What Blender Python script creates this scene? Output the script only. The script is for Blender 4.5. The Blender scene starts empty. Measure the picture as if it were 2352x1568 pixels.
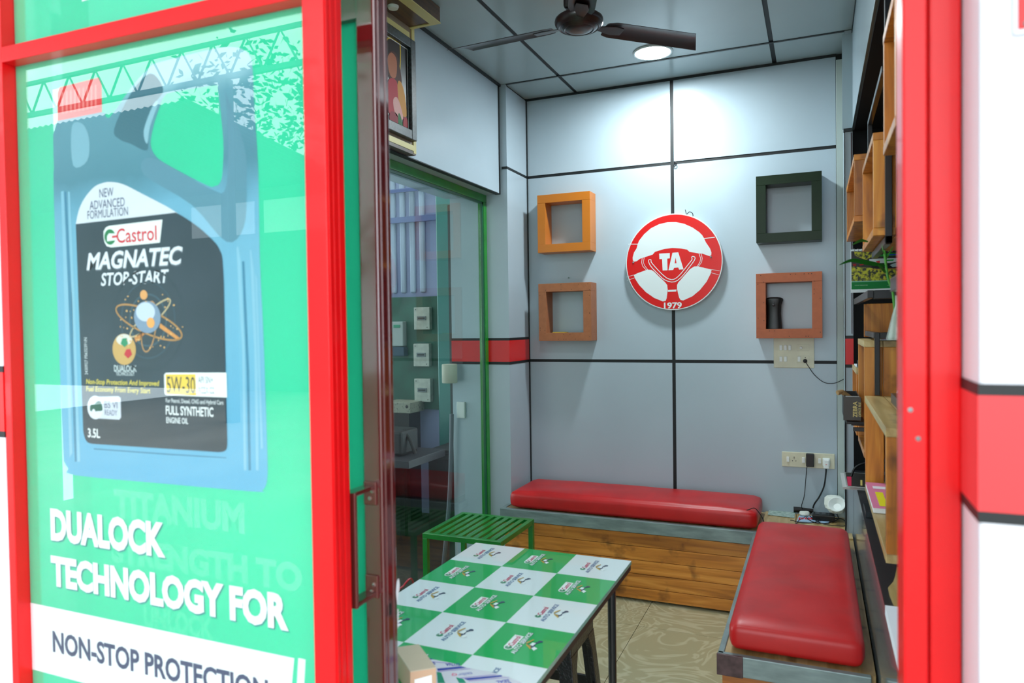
import bpy, bmesh, math, random
from mathutils import Vector, Matrix
random.seed(7)
S = bpy.context.scene
C = S.collection
# ---------------------------------------------------------------- camera
H = 1.5; FPX = 1646.41
YAW, PITCH, ROLL = [math.radians(a) for a in (-23.065, -1.213, -0.782)]
_f = Vector((math.sin(YAW)*math.cos(PITCH), math.cos(YAW)*math.cos(PITCH), math.sin(PITCH)))
_r = Vector((math.cos(YAW), -math.sin(YAW), 0)); _u = _r.cross(_f)
_r2 = math.cos(ROLL)*_r + math.sin(ROLL)*_u; _u2 = -math.sin(ROLL)*_r + math.cos(ROLL)*_u
cd = bpy.data.cameras.new('camera'); cam = bpy.data.objects.new('camera', cd); C.objects.link(cam)
cam.matrix_world = Matrix(((_r2.x, _u2.x, -_f.x, 0), (_r2.y, _u2.y, -_f.y, 0), (_r2.z, _u2.z, -_f.z, H), (0, 0, 0, 1)))
cd.sensor_width = 36; cd.lens = 36*FPX/2352; cd.clip_start = .02
cd.dof.use_dof = True; cd.dof.focus_distance = 3.9; cd.dof.aperture_fstop = 4.0
S.camera = cam
# ---------------------------------------------------------------- world, lights, exposure
S.view_settings.view_transform = 'Standard'; S.view_settings.look = 'None'
S.view_settings.exposure = 0.0; S.view_settings.gamma = 1; S.view_settings.use_curve_mapping = False
w = bpy.data.worlds.new('overcast_sky'); S.world = w; w.use_nodes = True
nt = w.node_tree; bg = nt.nodes['Background']
tc = nt.nodes.new('ShaderNodeTexCoord'); sp = nt.nodes.new('ShaderNodeSeparateXYZ'); nt.links.new(tc.outputs['Generated'], sp.inputs[0])
cr = nt.nodes.new('ShaderNodeValToRGB'); nt.links.new(sp.outputs['Z'], cr.inputs[0]); nt.links.new(cr.outputs[0], bg.inputs[0])
cr.color_ramp.elements[0].position = 0.0; cr.color_ramp.elements[0].color = (.80, .92, 1, 1)
cr.color_ramp.elements[1].position = .6; cr.color_ramp.elements[1].color = (1, 1, 1, 1)
WORLD = 4.1
bg.inputs[1].default_value = WORLD
def area(name, loc, rot, size, power, col, shape='DISK', spread=180):
    l = bpy.data.lights.new(name, 'AREA'); l.shape = shape; l.size = size; l.energy = power; l.color = col; l.spread = math.radians(spread)
    o = bpy.data.objects.new(name, l); C.objects.link(o); o.location = loc; o.rotation_euler = rot; return o
area('downlight_lamp', (-.79, 3.80, 2.912), (0, 0, 0), .16, 26, (.86, .97, 1))
area('downlight_lamp', (-.79, 1.75, 2.912), (0, 0, 0), .16, 12, (.86, .97, 1))  # unseen lamp added near the doorway to brighten the interior
# ---------------------------------------------------------------- pixel of the photograph -> point on a known plane of the room
def ray(u, v): return _r2*((u-1176)/FPX) - _u2*((v-784)/FPX) + _f
def at(u, v, ax, val):
    d = ray(u, v); o = (0, 0, H); t = (val-o[ax])/d[ax]
    return Vector((d.x*t, d.y*t, H+d.z*t))
def aty(u, v, y): return at(u, v, 1, y)
def atz(u, v, z): return at(u, v, 2, z)
def atx(u, v, x): return at(u, v, 0, x)
# ---------------------------------------------------------------- materials
def lin(h):
    if isinstance(h, (tuple, list)): return tuple(h[:3])+(1,)
    h = h.lstrip('#'); o = []
    for i in (0, 2, 4):
        c = int(h[i:i+2], 16)/255; o.append(c/12.92 if c <= .04045 else ((c+.055)/1.055)**2.4)
    return tuple(o)+(1,)
MC = {}
def pm(name, col, rough=.5, metal=0., spec=.5, coat=0., noise=None, bump=None, stretch=(1, 1, 1), dark=None, see=0., crough=.05, cior=1.5):
    if name in MC: return MC[name]
    m = bpy.data.materials.new(name); MC[name] = m; m.use_nodes = True; n = m.node_tree; p = n.nodes['Principled BSDF']
    p.inputs['Base Color'].default_value = lin(col); p.inputs['Roughness'].default_value = rough; p.inputs['Metallic'].default_value = metal
    p.inputs['Specular IOR Level'].default_value = spec; p.inputs['Coat Weight'].default_value = coat; p.inputs['Coat Roughness'].default_value = crough
    p.inputs['Coat IOR'].default_value = cior
    if noise or bump:
        t = n.nodes.new('ShaderNodeTexCoord'); mp = n.nodes.new('ShaderNodeMapping'); n.links.new(t.outputs['Object'], mp.inputs[0]); mp.inputs['Scale'].default_value = stretch
    if noise:
        nz = n.nodes.new('ShaderNodeTexNoise'); nz.inputs['Scale'].default_value = noise[0]; nz.inputs['Detail'].default_value = 6; n.links.new(mp.outputs[0], nz.inputs[0])
        r = n.nodes.new('ShaderNodeValToRGB'); n.links.new(nz.outputs[0], r.inputs[0])
        c = lin(col); d = lin(dark) if dark else tuple(x*(1-noise[1]) for x in c[:3])+(1,)
        r.color_ramp.elements[0].position = noise[2] if len(noise) > 2 else .35; r.color_ramp.elements[0].color = d
        r.color_ramp.elements[1].position = noise[3] if len(noise) > 3 else .65; r.color_ramp.elements[1].color = c
        n.links.new(r.outputs[0], p.inputs['Base Color'])
    if bump:
        nb = n.nodes.new('ShaderNodeTexNoise'); nb.inputs['Scale'].default_value = bump[0]; n.links.new(mp.outputs[0], nb.inputs[0])
        b = n.nodes.new('ShaderNodeBump'); b.inputs['Strength'].default_value = bump[1]; b.inputs['Distance'].default_value = bump[2] if len(bump) > 2 else .002
        n.links.new(nb.outputs[0], b.inputs['Height']); n.links.new(b.outputs[0], p.inputs['Normal'])
    if see:
        tr = n.nodes.new('ShaderNodeBsdfTransparent'); mx = n.nodes.new('ShaderNodeMixShader'); mx.inputs[0].default_value = see
        n.links.new(p.outputs[0], mx.inputs[1]); n.links.new(tr.outputs[0], mx.inputs[2]); n.links.new(mx.outputs[0], n.nodes['Material Output'].inputs[0])
    return m
def wood(name, c1, c2, c3, axis='y', scale=1., dirt=.0):
    m = bpy.data.materials.new(name); MC[name] = m; m.use_nodes = True; n = m.node_tree; p = n.nodes['Principled BSDF']
    t = n.nodes.new('ShaderNodeTexCoord'); mp = n.nodes.new('ShaderNodeMapping'); n.links.new(t.outputs['Object'], mp.inputs[0])
    s = [14*scale]*3; s['xyz'.index(axis)] = 1.1*scale; mp.inputs['Scale'].default_value = s
    oi = n.nodes.new('ShaderNodeObjectInfo'); n.links.new(oi.outputs['Random'], mp.inputs['Location'])
    nz = n.nodes.new('ShaderNodeTexNoise'); nz.inputs['Scale'].default_value = 1.6; nz.inputs['Detail'].default_value = 8; nz.inputs['Distortion'].default_value = 1.2
    n.links.new(mp.outputs[0], nz.inputs[0])
    r = n.nodes.new('ShaderNodeValToRGB'); n.links.new(nz.outputs[0], r.inputs[0])
    e = r.color_ramp.elements; e[0].position = .3; e[0].color = lin(c3); e[1].position = .7; e[1].color = lin(c1); k = e.new(.5); k.color = lin(c2)
    kn = n.nodes.new('ShaderNodeTexNoise'); kn.inputs['Scale'].default_value = 9; kn.inputs['Detail'].default_value = 3; n.links.new(t.outputs['Object'], kn.inputs[0])
    kr = n.nodes.new('ShaderNodeValToRGB'); n.links.new(kn.outputs[0], kr.inputs[0]); kr.color_ramp.elements[0].position = .27; kr.color_ramp.elements[0].color = (.12, .08, .06, 1)
    kr.color_ramp.elements[1].position = .27+.1+dirt; kr.color_ramp.elements[1].color = (1, 1, 1, 1)
    mx = n.nodes.new('ShaderNodeMix'); mx.data_type = 'RGBA'; mx.blend_type = 'MULTIPLY'; mx.inputs[0].default_value = .75
    n.links.new(r.outputs[0], mx.inputs[6]); n.links.new(kr.outputs[0], mx.inputs[7])
    hs = n.nodes.new('ShaderNodeHueSaturation'); mr = n.nodes.new('ShaderNodeMapRange'); n.links.new(oi.outputs['Random'], mr.inputs[0]); mr.inputs[3].default_value = .82; mr.inputs[4].default_value = 1.12
    n.links.new(mr.outputs[0], hs.inputs['Value']); n.links.new(mx.outputs[2], hs.inputs['Color']); n.links.new(hs.outputs[0], p.inputs['Base Color'])
    p.inputs['Roughness'].default_value = .38; p.inputs['Coat Weight'].default_value = .2; p.inputs['Coat Roughness'].default_value = .25
    return m
def glass(name, tint=(1, 1, 1, 1), refl=1.0):
    m = bpy.data.materials.new(name); MC[name] = m; m.use_nodes = True; n = m.node_tree; n.nodes.remove(n.nodes['Principled BSDF'])
    tr = n.nodes.new('ShaderNodeBsdfTransparent'); tr.inputs[0].default_value = tint; g = n.nodes.new('ShaderNodeBsdfGlossy'); g.inputs['Roughness'].default_value = 0.0
    lw = n.nodes.new('ShaderNodeLayerWeight'); lw.inputs[0].default_value = .5; pw = n.nodes.new('ShaderNodeMath'); pw.operation = 'POWER'; pw.inputs[1].default_value = 5; n.links.new(lw.outputs['Facing'], pw.inputs[0])
    mu = n.nodes.new('ShaderNodeMath'); mu.operation = 'MULTIPLY_ADD'; mu.inputs[1].default_value = .9*refl; mu.inputs[2].default_value = .035*refl; n.links.new(pw.outputs[0], mu.inputs[0])
    mx = n.nodes.new('ShaderNodeMixShader'); n.links.new(mu.outputs[0], mx.inputs[0]); n.links.new(tr.outputs[0], mx.inputs[1]); n.links.new(g.outputs[0], mx.inputs[2])
    n.links.new(mx.outputs[0], n.nodes['Material Output'].inputs[0]); return m
def emit(name, col, s):
    m = bpy.data.materials.new(name); MC[name] = m; m.use_nodes = True; n = m.node_tree; n.nodes.remove(n.nodes['Principled BSDF'])
    e = n.nodes.new('ShaderNodeEmission'); e.inputs[0].default_value = lin(col); e.inputs[1].default_value = s; n.links.new(e.outputs[0], n.nodes['Material Output'].inputs[0]); return m
def flat(h, see=0.): return pm('print_'+(h if isinstance(h, str) else '%.2f_%.2f_%.2f' % tuple(h))+('_%.2f' % see if see else ''), h, .55, spec=.25, see=see)
ACP = pm('white_cladding', '#AEBEC8', .24, spec=.5, noise=(2.2, .05), bump=(3, .03, .01))
ACPC = pm('ceiling_cladding', '#9CADB0', .2, spec=.5, noise=(2.5, .05), bump=(3, .03, .01))
WHITE = pm('white_facade', '#DDE1E8', .3, noise=(1.5, .04))
BLACK = pm('black_tape', '#0F1618', .5)
JOINT = pm('joint_black', '#0A1114', .6)
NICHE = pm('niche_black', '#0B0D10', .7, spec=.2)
REDV = pm('red_vinyl', '#D80F12', .3)
REDP = pm('red_paint', '#E60A12', .3, spec=.3, coat=.18, noise=(6, .1), bump=(40, .06))
MAROON = pm('maroon_paint', '#5A1A1C', .12, coat=1., noise=(8, .12), crough=.06, cior=1.9)
GREENP = pm('green_paint', '#10802A', .3, noise=(12, .25), coat=.3)
GREENF = pm('green_frame', '#128E22', .3, noise=(12, .25), coat=.4)
STEEL = pm('galvanised_steel', '#8FA3A4', .42, metal=.35, noise=(9, .4, .3, .7), stretch=(1, 1, 4))
LEATHER = pm('red_leatherette', '#C40A10', .42, coat=.12, crough=.3, noise=(7, .16, .38, .62), bump=(90, .1, .001))
BMETAL = pm('black_metal', '#15181C', .35, coat=.3, noise=(20, .3))
CREAM = pm('cream_trim', '#D9CC88', .4)
PLATE = pm('yellowed_plastic', '#D9D6BC', .35, noise=(14, .12))
WSW = pm('white_plastic', '#E4E9E6', .3)
BPL = pm('black_plastic', '#0E0F11', .4)
CABLE = pm('black_cable', '#0B0D10', .5)
WOODB = wood('bench_pine', '#E09A44', '#C87E2C', '#9C5C1C', 'x', 1.0, .04)
WOODY = wood('crate_pine', '#E29C3A', '#CA7C22', '#9C5814', 'z', 1.0, .03)
WOODL = wood('pale_pine', '#CDB582', '#B59A62', '#96794A', 'y', 1.0, .03)
WOODD = wood('dark_laminate', '#6A4524', '#553418', '#3E2410', 'y', 1.5)
GLASS = glass('window_glass', (.97, 1, .985, 1), 1.7)
GLASSL = glass('workshop_glass', (.80, .88, .86, 1), 1.0)
# ---------------------------------------------------------------- mesh builder
class MB:
    def __init__(s): s.v = []; s.f = []
    def add(s, vs, fs):
        n = len(s.v); s.v += [tuple(v) for v in vs]; s.f += [tuple(i+n for i in f) for f in fs]; return s
    def box(s, x0, x1, y0, y1, z0, z1):
        x0, x1 = min(x0, x1), max(x0, x1); y0, y1 = min(y0, y1), max(y0, y1); z0, z1 = min(z0, z1), max(z0, z1)
        return s.add([(x, y, z) for z in (z0, z1) for y in (y0, y1) for x in (x0, x1)], [(0, 2, 3, 1), (4, 5, 7, 6), (0, 1, 5, 4), (2, 6, 7, 3), (0, 4, 6, 2), (1, 3, 7, 5)])
    def poly(s, pts): return s.add(pts, [tuple(range(len(pts)))])
    def prism(s, pts, off):
        n = len(pts); off = Vector(off); P = [Vector(p) for p in pts]
        return s.add(P+[p+off for p in P], [tuple(range(n)), tuple(range(2*n-1, n-1, -1))]+[(i, i+n, (i+1) % n+n, (i+1) % n) for i in range(n)])
    def tube(s, path, r, n=8, closed=False):
        P = [Vector(p) for p in path]; rings = []; up = None; m = len(P)
        for i, p in enumerate(P):
            t = (P[(i+1) % m]-P[i-1]) if closed else (P[min(i+1, m-1)]-P[max(i-1, 0)])
            t.normalize()
            if up is None: up = t.orthogonal().normalized()
            up = (up-t*up.dot(t)); up = up.normalized() if up.length > 1e-6 else t.orthogonal().normalized()
            b = t.cross(up); rr = r[i] if isinstance(r, (list, tuple)) else r
            rings.append([p+(up*math.cos(a)+b*math.sin(a))*rr for a in [2*math.pi*k/n for k in range(n)]])
        vs = [v for R in rings for v in R]; fs = []
        for i in range(m if closed else m-1):
            j = (i+1) % m
            for k in range(n): fs.append((i*n+k, i*n+(k+1) % n, j*n+(k+1) % n, j*n+k))
        if not closed: fs += [tuple(range(n-1, -1, -1)), tuple((m-1)*n+k for k in range(n))]
        return s.add(vs, fs)
    def lathe(s, prof, c, n=32, axis=(0, 0, 1)):
        ax = Vector(axis).normalized(); a = ax.orthogonal().normalized(); b = ax.cross(a); c = Vector(c); vs = []; fs = []; m = len(prof)
        for r, h in prof:
            for k in range(n):
                t = 2*math.pi*k/n; vs.append(c+ax*h+(a*math.cos(t)+b*math.sin(t))*r)
        for i in range(m-1):
            for k in range(n): fs.append((i*n+k, i*n+(k+1) % n, (i+1)*n+(k+1) % n, (i+1)*n+k))
        if prof[0][0] > 1e-5: fs.append(tuple(range(n-1, -1, -1)))
        if prof[-1][0] > 1e-5: fs.append(tuple((m-1)*n+k for k in range(n)))
        return s.add(vs, fs)
    def line(s, pts, wd, nrm, closed=False):       # flat ribbon of width wd along pts, lying in the plane of normal nrm
        P = [Vector(p) for p in pts]; nrm = Vector(nrm); m = len(P); vs = []
        for i, p in enumerate(P):
            t = (P[(i+1) % m]-P[i-1]) if closed else (P[min(i+1, m-1)]-P[max(i-1, 0)]); q = t.cross(nrm).normalized()*wd/2; vs += [p+q, p-q]
        return s.add(vs, [(2*i, 2*i+1, (2*(i+1)+1) % (2*m), (2*(i+1)) % (2*m)) for i in range(m if closed else m-1)])
    def ell(s, c, a, b, n=28): c = Vector(c); a = Vector(a); b = Vector(b); return s.poly([c+a*math.cos(t)+b*math.sin(t) for t in [2*math.pi*k/n for k in range(n)]])
def wloc(o):
    v = Vector((0, 0, 0))
    while o: v += o.location; o = o.parent
    return v
def obj(name, mb, mat, parent=None, bevel=0, smooth=False, seg=2, sub=0):
    if isinstance(mb, MB):
        me = bpy.data.meshes.new(name); off = wloc(parent) if parent else Vector((0, 0, 0))
        cv = [Vector(v) for v in mb.v]; org = Vector((0, 0, 0))
        if not parent and cv:
            org = Vector((sum(v.x for v in cv)/len(cv), sum(v.y for v in cv)/len(cv), min(v.z for v in cv)))
        me.from_pydata([tuple(v-off-org) for v in cv], [], mb.f); me.validate()
        bm = bmesh.new(); bm.from_mesh(me)
        closed = all(len(e.link_faces) == 2 for e in bm.edges)
        if closed: bmesh.ops.recalc_face_normals(bm, faces=bm.faces)
        if bevel:
            ed = [e for e in bm.edges if len(e.link_faces) == 2 and e.calc_face_angle(0) > .5]
            bmesh.ops.bevel(bm, geom=ed, offset=bevel, segments=seg, affect='EDGES', profile=.5, clamp_overlap=True)
        bm.to_mesh(me); bm.free()
    else: me = mb; org = Vector((0, 0, 0))
    if smooth:
        for p in me.polygons: p.use_smooth = True
        try: me.set_sharp_from_angle(angle=math.radians(40))
        except Exception: pass
    if not me.materials: me.materials.append(mat)
    o = bpy.data.objects.new(name, me); C.objects.link(o); o.parent = parent; o.location = org
    return o
def tag(o, label=None, cat=None, group=None, kind=None):
    if label: o['label'] = label
    if cat: o['category'] = cat
    if group: o['group'] = group
    if kind: o['kind'] = kind
    return o
def thing(name, label, cat, loc=(0, 0, 0), group=None):
    o = bpy.data.objects.new(name, None); C.objects.link(o); o.location = loc; o.empty_display_size = .05; return tag(o, label, cat, group)
def struct(name, mb, mat, **k): return tag(obj(name, mb, mat, **k), kind='structure')
# text as flat mesh: fits its ink box to [0,w]x[0,h] then maps to origin + a*ax + b*ay
def text_pts(s, off=0., shear=0., res=3):
    cu = bpy.data.curves.new('t', 'FONT'); cu.body = s; cu.offset = off; cu.shear = shear; cu.resolution_u = res; cu.fill_mode = 'FRONT'
    o = bpy.data.objects.new('t', cu); me = bpy.data.meshes.new_from_object(o)
    vs = [(v.co.x, v.co.y) for v in me.vertices]; fs = [tuple(p.vertices) for p in me.polygons]
    bpy.data.objects.remove(o); bpy.data.curves.remove(cu); bpy.data.meshes.remove(me); return vs, fs
def text(mb, s, o, ax, ay, wd, ht, off=0., shear=0., caps=None):
    vs, fs = text_pts(s, off, shear); xs = [v[0] for v in vs]; ys = [v[1] for v in vs]
    x0, x1, y0, y1 = min(xs), max(xs), min(ys), max(ys)
    o = Vector(o); ax = Vector(ax); ay = Vector(ay)
    mb.add([o+ax*((x-x0)/(x1-x0)*wd)+ay*((y-y0)/(y1-y0)*ht) for x, y in vs], fs); return mb
def ytext(mb, s, bl, tl, rt, y, off=0., shear=0.):   # bottom-left, top-left, right pixels on plane y=const
    a = aty(*bl, y); b = aty(*tl, y); c = aty(*rt, y)
    return text(mb, s, (a.x, y, a.z), (1, 0, 0), (0, 0, 1), c.x-a.x, b.z-a.z, off, shear)
def ypoly(mb, pts, y, sc=1., ou=0., ov=0.): return mb.poly([aty(ou+u/sc, ov+v/sc, y) for u, v in pts])
def smoothpts(P, n=4, closed=True):
    P = [Vector(p+(0,)) if len(p) == 2 else Vector(p) for p in P]; m = len(P); out = []
    for i in range(m if closed else m-1):
        a, b, c, d = (P[(i+k) % m] if closed else P[min(max(i+k, 0), m-1)] for k in (-1, 0, 1, 2))
        for j in range(n):
            t = j/n; out.append(.5*((2*b)+(c-a)*t+(2*a-5*b+4*c-d)*t*t+(3*b-3*c+d-a)*t**3))
    if not closed: out.append(P[-1])
    return out
def sp2(P, n=4, closed=True): return [(p.x, p.y) for p in smoothpts(P, n, closed)]
def dup(root, d, label=None):
    r = root.copy(); C.objects.link(r); r.location = root.location+Vector(d)
    if label: r['label'] = label
    for ch in list(root.children):
        c = ch.copy(); C.objects.link(c); c.parent = r
        for g in list(ch.children): q = g.copy(); C.objects.link(q); q.parent = c
    return r

# ================================================================ ROOM SHELL
D = 4.25; ZC = 2.933; WR = .165
# floor and its tiles
fl = struct('floor', MB().box(-2.05, .7, 1.0, 4.45, -.06, -.012), JOINT)
def tilemat():
    m = pm('beige_tile', '#C0BA98', .22, spec=.5, coat=.3); n = m.node_tree; p = n.nodes['Principled BSDF']
    t = n.nodes.new('ShaderNodeTexCoord'); nz = n.nodes.new('ShaderNodeTexNoise'); nz.inputs['Scale'].default_value = 2.6; nz.inputs['Distortion'].default_value = 1.6; nz.inputs['Detail'].default_value = 3; n.links.new(t.outputs['Object'], nz.inputs[0])
    mu = n.nodes.new('ShaderNodeMath'); mu.operation = 'MULTIPLY'; mu.inputs[1].default_value = 70; n.links.new(nz.outputs[0], mu.inputs[0])
    si = n.nodes.new('ShaderNodeMath'); si.operation = 'SINE'; n.links.new(mu.outputs[0], si.inputs[0])
    r = n.nodes.new('ShaderNodeValToRGB'); n.links.new(si.outputs[0], r.inputs[0]); r.color_ramp.elements[0].position = .0; r.color_ramp.elements[0].color = lin('#ABA584'); r.color_ramp.elements[1].position = .9; r.color_ramp.elements[1].color = lin('#BFB99A')
    n.links.new(r.outputs[0], p.inputs['Base Color']); return m
TILE = tilemat()
for i in range(5):
    for j in range(6):
        x0 = -.828+.6*(i-2); y0 = 3.497+.6*(j-4)
        a, b = max(x0, -2.04)+.0012, min(x0+.6, .68)-.0012; c, d = max(y0, 1.01)+.0012, min(y0+.6, 4.44)-.0012
        if b-a > .03 and d-c > .03: obj('tile', MB().box(a, b, c, d, -.012, 0), TILE, fl)
# ceiling
ce = struct('ceiling', MB().box(-2.05, .7, 1.05, 4.45, ZC+.004, ZC+.06), JOINT)
xs = [-2.0, -1.36, -.21, .6]; ys = [1.06, 1.49, 3.93, 4.40]
for i in range(3):
    for j in range(3):
        g = .009
        obj('panel', MB().box(xs[i]+g*1.25, xs[i+1]-g*1.25, ys[j]+g*.8, ys[j+1]-g*.8, ZC, ZC+.004), ACPC, ce)
# back wall
wb = struct('wall_back', MB().box(-1.75, .62, D+.004, D+.1, -.05, ZC+.05), JOINT)
pan = [(-1.688, -.786, 2.450, ZC-.013), (-.766, .097, 2.450, ZC-.013), (-1.688, -.786, 1.290, 2.432), (-.766, .097, 1.290, 2.432), (-1.688, -.786, 0, 1.272), (-.766, .097, 0, 1.272)]
for k, (a, b, c, d) in enumerate(pan):
    mb = MB().box(a, b, D, D+.005, c, d)
    if k in (0, 2): mb.v = [(x, y+(x-a)*.0015, z) for x, y, z in mb.v]
    obj('panel', mb, ACP, wb)
obj('corner_strip', MB().box(.099, .160, D-.012, D+.003, .44, 2.90), pm('cream_corner', '#AEBBB6', .4), wb, bevel=.003)
# left wall: beam, pillar
BW = -1.73
wl = struct('wall_left', MB().box(-2.074, -1.695, 3.934, D+.05, 0, ZC), JOINT)
obj('cladding_front', MB().box(-2.075, -1.69, 3.926, 3.934, 0, ZC), ACP, wl)
def sideface(z0, z1): obj('panel', MB().box(-1.695, -1.69, 3.934, D-.006, z0, z1), ACP, wl)
za, zb = 1.279+.142, 1.279
sideface(2.449, ZC-.01); sideface(1.43, 2.434); sideface(0, 1.272)
z1, z2, z3, z4 = 1.431, 1.416, 1.288, 1.272
obj('black_band', MB().box(-2.076, -1.688, 3.923, D-.004, z2, z1), BLACK, wl)
obj('red_band', MB().box(-2.076, -1.687, 3.922, D-.004, z3, z2), REDV, wl)
obj('black_band', MB().box(-2.076, -1.688, 3.923, D-.004, z4, z3), BLACK, wl)
obj('joint_strip', MB().box(-1.722, -1.6885, 3.924, D-.005, 2.434, 2.449), BLACK, wl)
obj('corner_strip', MB().box(-1.696, -1.684, D-.010, D, 0, ZC), BLACK, wl)
bmm = MB().box(-2.1, BW, 1.1, 3.915, 2.287, ZC-.001)
bm_ = struct('trim_1', bmm, ACP)
obj('edge_strip', MB().box(BW-.004, BW+.002, 3.898, 3.916, 2.285, ZC), BLACK, bm_)
obj('edge_strip', MB().box(BW-.001, BW+.012, 1.15, 3.916, ZC-.014, ZC-.0005), BLACK, bm_)
obj('edge_strip', MB().box(BW-.03, BW+.001, 1.1, 3.916, 2.284, 2.289), BLACK, bm_)
tr2 = struct('trim_2', MB().box(-1.70, .10, D-.009, D-.0005, ZC-.012, ZC-.0005), BLACK)
tr3 = struct('trim_3', MB().box(-1.69, .13, 3.922, 3.938, ZC-.003, ZC-.0005), BLACK)
# right wall with the recessed shelving niche
NB = .52
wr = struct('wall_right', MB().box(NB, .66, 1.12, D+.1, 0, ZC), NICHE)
GL = pm('glossy_grey_cladding', '#8A979B', .13, spec=.6, coat=.6, noise=(2, .05))
obj('lower_panel', MB().box(WR, NB, 1.12, 3.925, 0, .757), GL, wr)
obj('ledge_top', MB().box(WR-.006, NB, 1.12, 3.925, .757, .763), pm('ledge_black', '#24272B', .35), wr)
obj('upper_panel', MB().box(WR, NB, 1.12, 3.93, 2.446, ZC-.001), ACP, wr)
obj('edge_strip', MB().box(WR-.004, NB, 1.12, 3.925, 2.440, 2.446), pm('steel_edge', '#56686B', .35, metal=.5), wr)
obj('soffit', MB().box(WR+.006, NB, 1.12, 3.925, 2.434, 2.440), NICHE, wr)
obj('corner_strip', MB().box(WR-.003, WR+.002, 1.12, 3.93, ZC-.016, ZC-.001), BLACK, wr)
pl = struct('trim_4', MB().box(.130, WR, 3.93, D-.014, 0, ZC-.001), ACP)
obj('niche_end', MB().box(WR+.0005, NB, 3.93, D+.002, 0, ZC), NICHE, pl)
obj('black_band', MB().box(.129, WR+.001, 3.927, 3.932, z2, z1), BLACK, pl)
obj('red_band', MB().box(.129, WR+.001, 3.926, 3.932, z3, z2), REDV, pl)
obj('black_band', MB().box(.129, WR+.001, 3.927, 3.932, z4, z3), BLACK, pl)
obj('edge_strip', MB().box(.1275, .1305, 3.927, 3.96, .45, 2.44), BLACK, pl)
obj('upper_cover', MB().box(.119, WR, 3.921, 3.935, 2.45, ZC-.02), pm('pillar_cover', '#9AABB2', .3), pl)
obj('joint_strip', MB().box(.124, WR, 3.919, 3.94, 2.436, 2.452), BLACK, pl)
obj('joint_strip', MB().box(.157, .160, 3.924, 3.930, 1.44, 2.43), pm('rusty_gap', '#3A1F2A', .7), pl)
# ---- front wall with storefront
wf = struct('wall_front', MB().box(-2.1, -1.62, 1.06, 1.12, 0, ZC), WHITE)
# cladding either side, outdoors
YC = .941
tr5 = struct('trim_5', MB().box(.167, .95, YC, 1.12, 0, 3.2), WHITE, bevel=.004)
obj('black_band', MB().box(.1655, .951, YC-.0012, 1.1, 1.4150, 1.4285), BLACK, tr5)
obj('red_band', MB().box(.1650, .951, YC-.0016, 1.1, 1.2860, 1.4155), pm('red_vinyl_faded', '#E8383C', .4), tr5)
obj('black_band', MB().box(.1655, .951, YC-.0012, 1.1, 1.2730, 1.2865), BLACK, tr5)
XL0 = aty(13, 1000, 1.0).x
tr6 = struct('trim_6', MB().box(-2.3, XL0-.001, 1.0, 1.12, 0, 3.2), WHITE)
obj('black_band', MB().box(-2.3, XL0-.0005, .9985, 1.1, 1.415, 1.4285), BLACK, tr6)
obj('red_band', MB().box(-2.3, XL0-.0003, .998, 1.1, 1.286, 1.4155), REDV, tr6)
obj('black_band', MB().box(-2.3, XL0-.0005, .9985, 1.1, 1.273, 1.2865), BLACK, tr6)
# storefront panel frame (red), x from left post to mullion
YF = 1.0; YG = 1.026
xl0, xl1 = aty(13, 1000, YF).x, aty(28, 1000, YF).x
xm0, xm1 = aty(728, 600, YG).x, aty(755, 700, YF).x
zr0, zr1 = 2.079, 2.112
wn = struct('window_1', MB().box(xl0, xl1, YF, YG+.03, 0, 3.15), REDP, bevel=.0015)
obj('frame', MB().box(xm0-.002, xm1, YF, 1.051, 0, 3.15), REDP, wn, bevel=.002)
for a, b in ((1.004, 1.013), (1.017, 1.028), (1.032, 1.047)):
    obj('frame_rib', MB().box(xm1-.001, xm1+.0018, a, b, 0, 3.15), REDP, wn, bevel=.0008)
rr = MB().box(xl1, xm0, YF, YG+.03, zr0, zr1); rr.v = [(x, y, z+(x+1.55)*-.016) for x, y, z in rr.v]
obj('frame', rr, REDP, wn, bevel=.0015)
obj('frame', MB().box(xl1, xm0, YF, YG+.03, 0, .12), REDP, wn, bevel=.0015)
obj('frame', MB().box(xl0, xm1, YF, YG+.03, 3.10, 3.15), REDP, wn, bevel=.0015)
obj('pane', MB().box(xl1-.002, xm0+.002, YG, YG+.0015, .11, zr1-.01), GLASS, wn)
obj('pane', MB().box(xl1-.002, xm0+.002, YG, YG+.0015, zr1-.02, 3.11), GLASS, wn)
sgn = thing('red_sign', 'red sign plate with white border at the top right on the white cladding', 'sign', (.28, YC, 1.80))
_a = aty(2325, 85, YC); _b = aty(2335, 73, YC)
obj('plate', MB().box(_a.x, _a.x+.25, YC-.006, YC-.0005, _a.z, _a.z+.22), pm('sign_border_white', '#E6E9F0', .3), sgn, bevel=.003)
obj('red_face', MB().box(_b.x, _a.x+.25-(_b.x-_a.x), YC-.0075, YC-.0055, _b.z, _a.z+.22-(_b.z-_a.z)), REDV, sgn, bevel=.0005)
for _x in (_b.x+.008, _a.x+.25-.014): obj('screw', MB().lathe([(0, -.011), (.003, -.0105), (.004, -.008), (.004, -.007)], (_x, YC, aty(2350, 60, YC).z), 12, (0, 1, 0)), STEEL, sgn)
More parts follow.
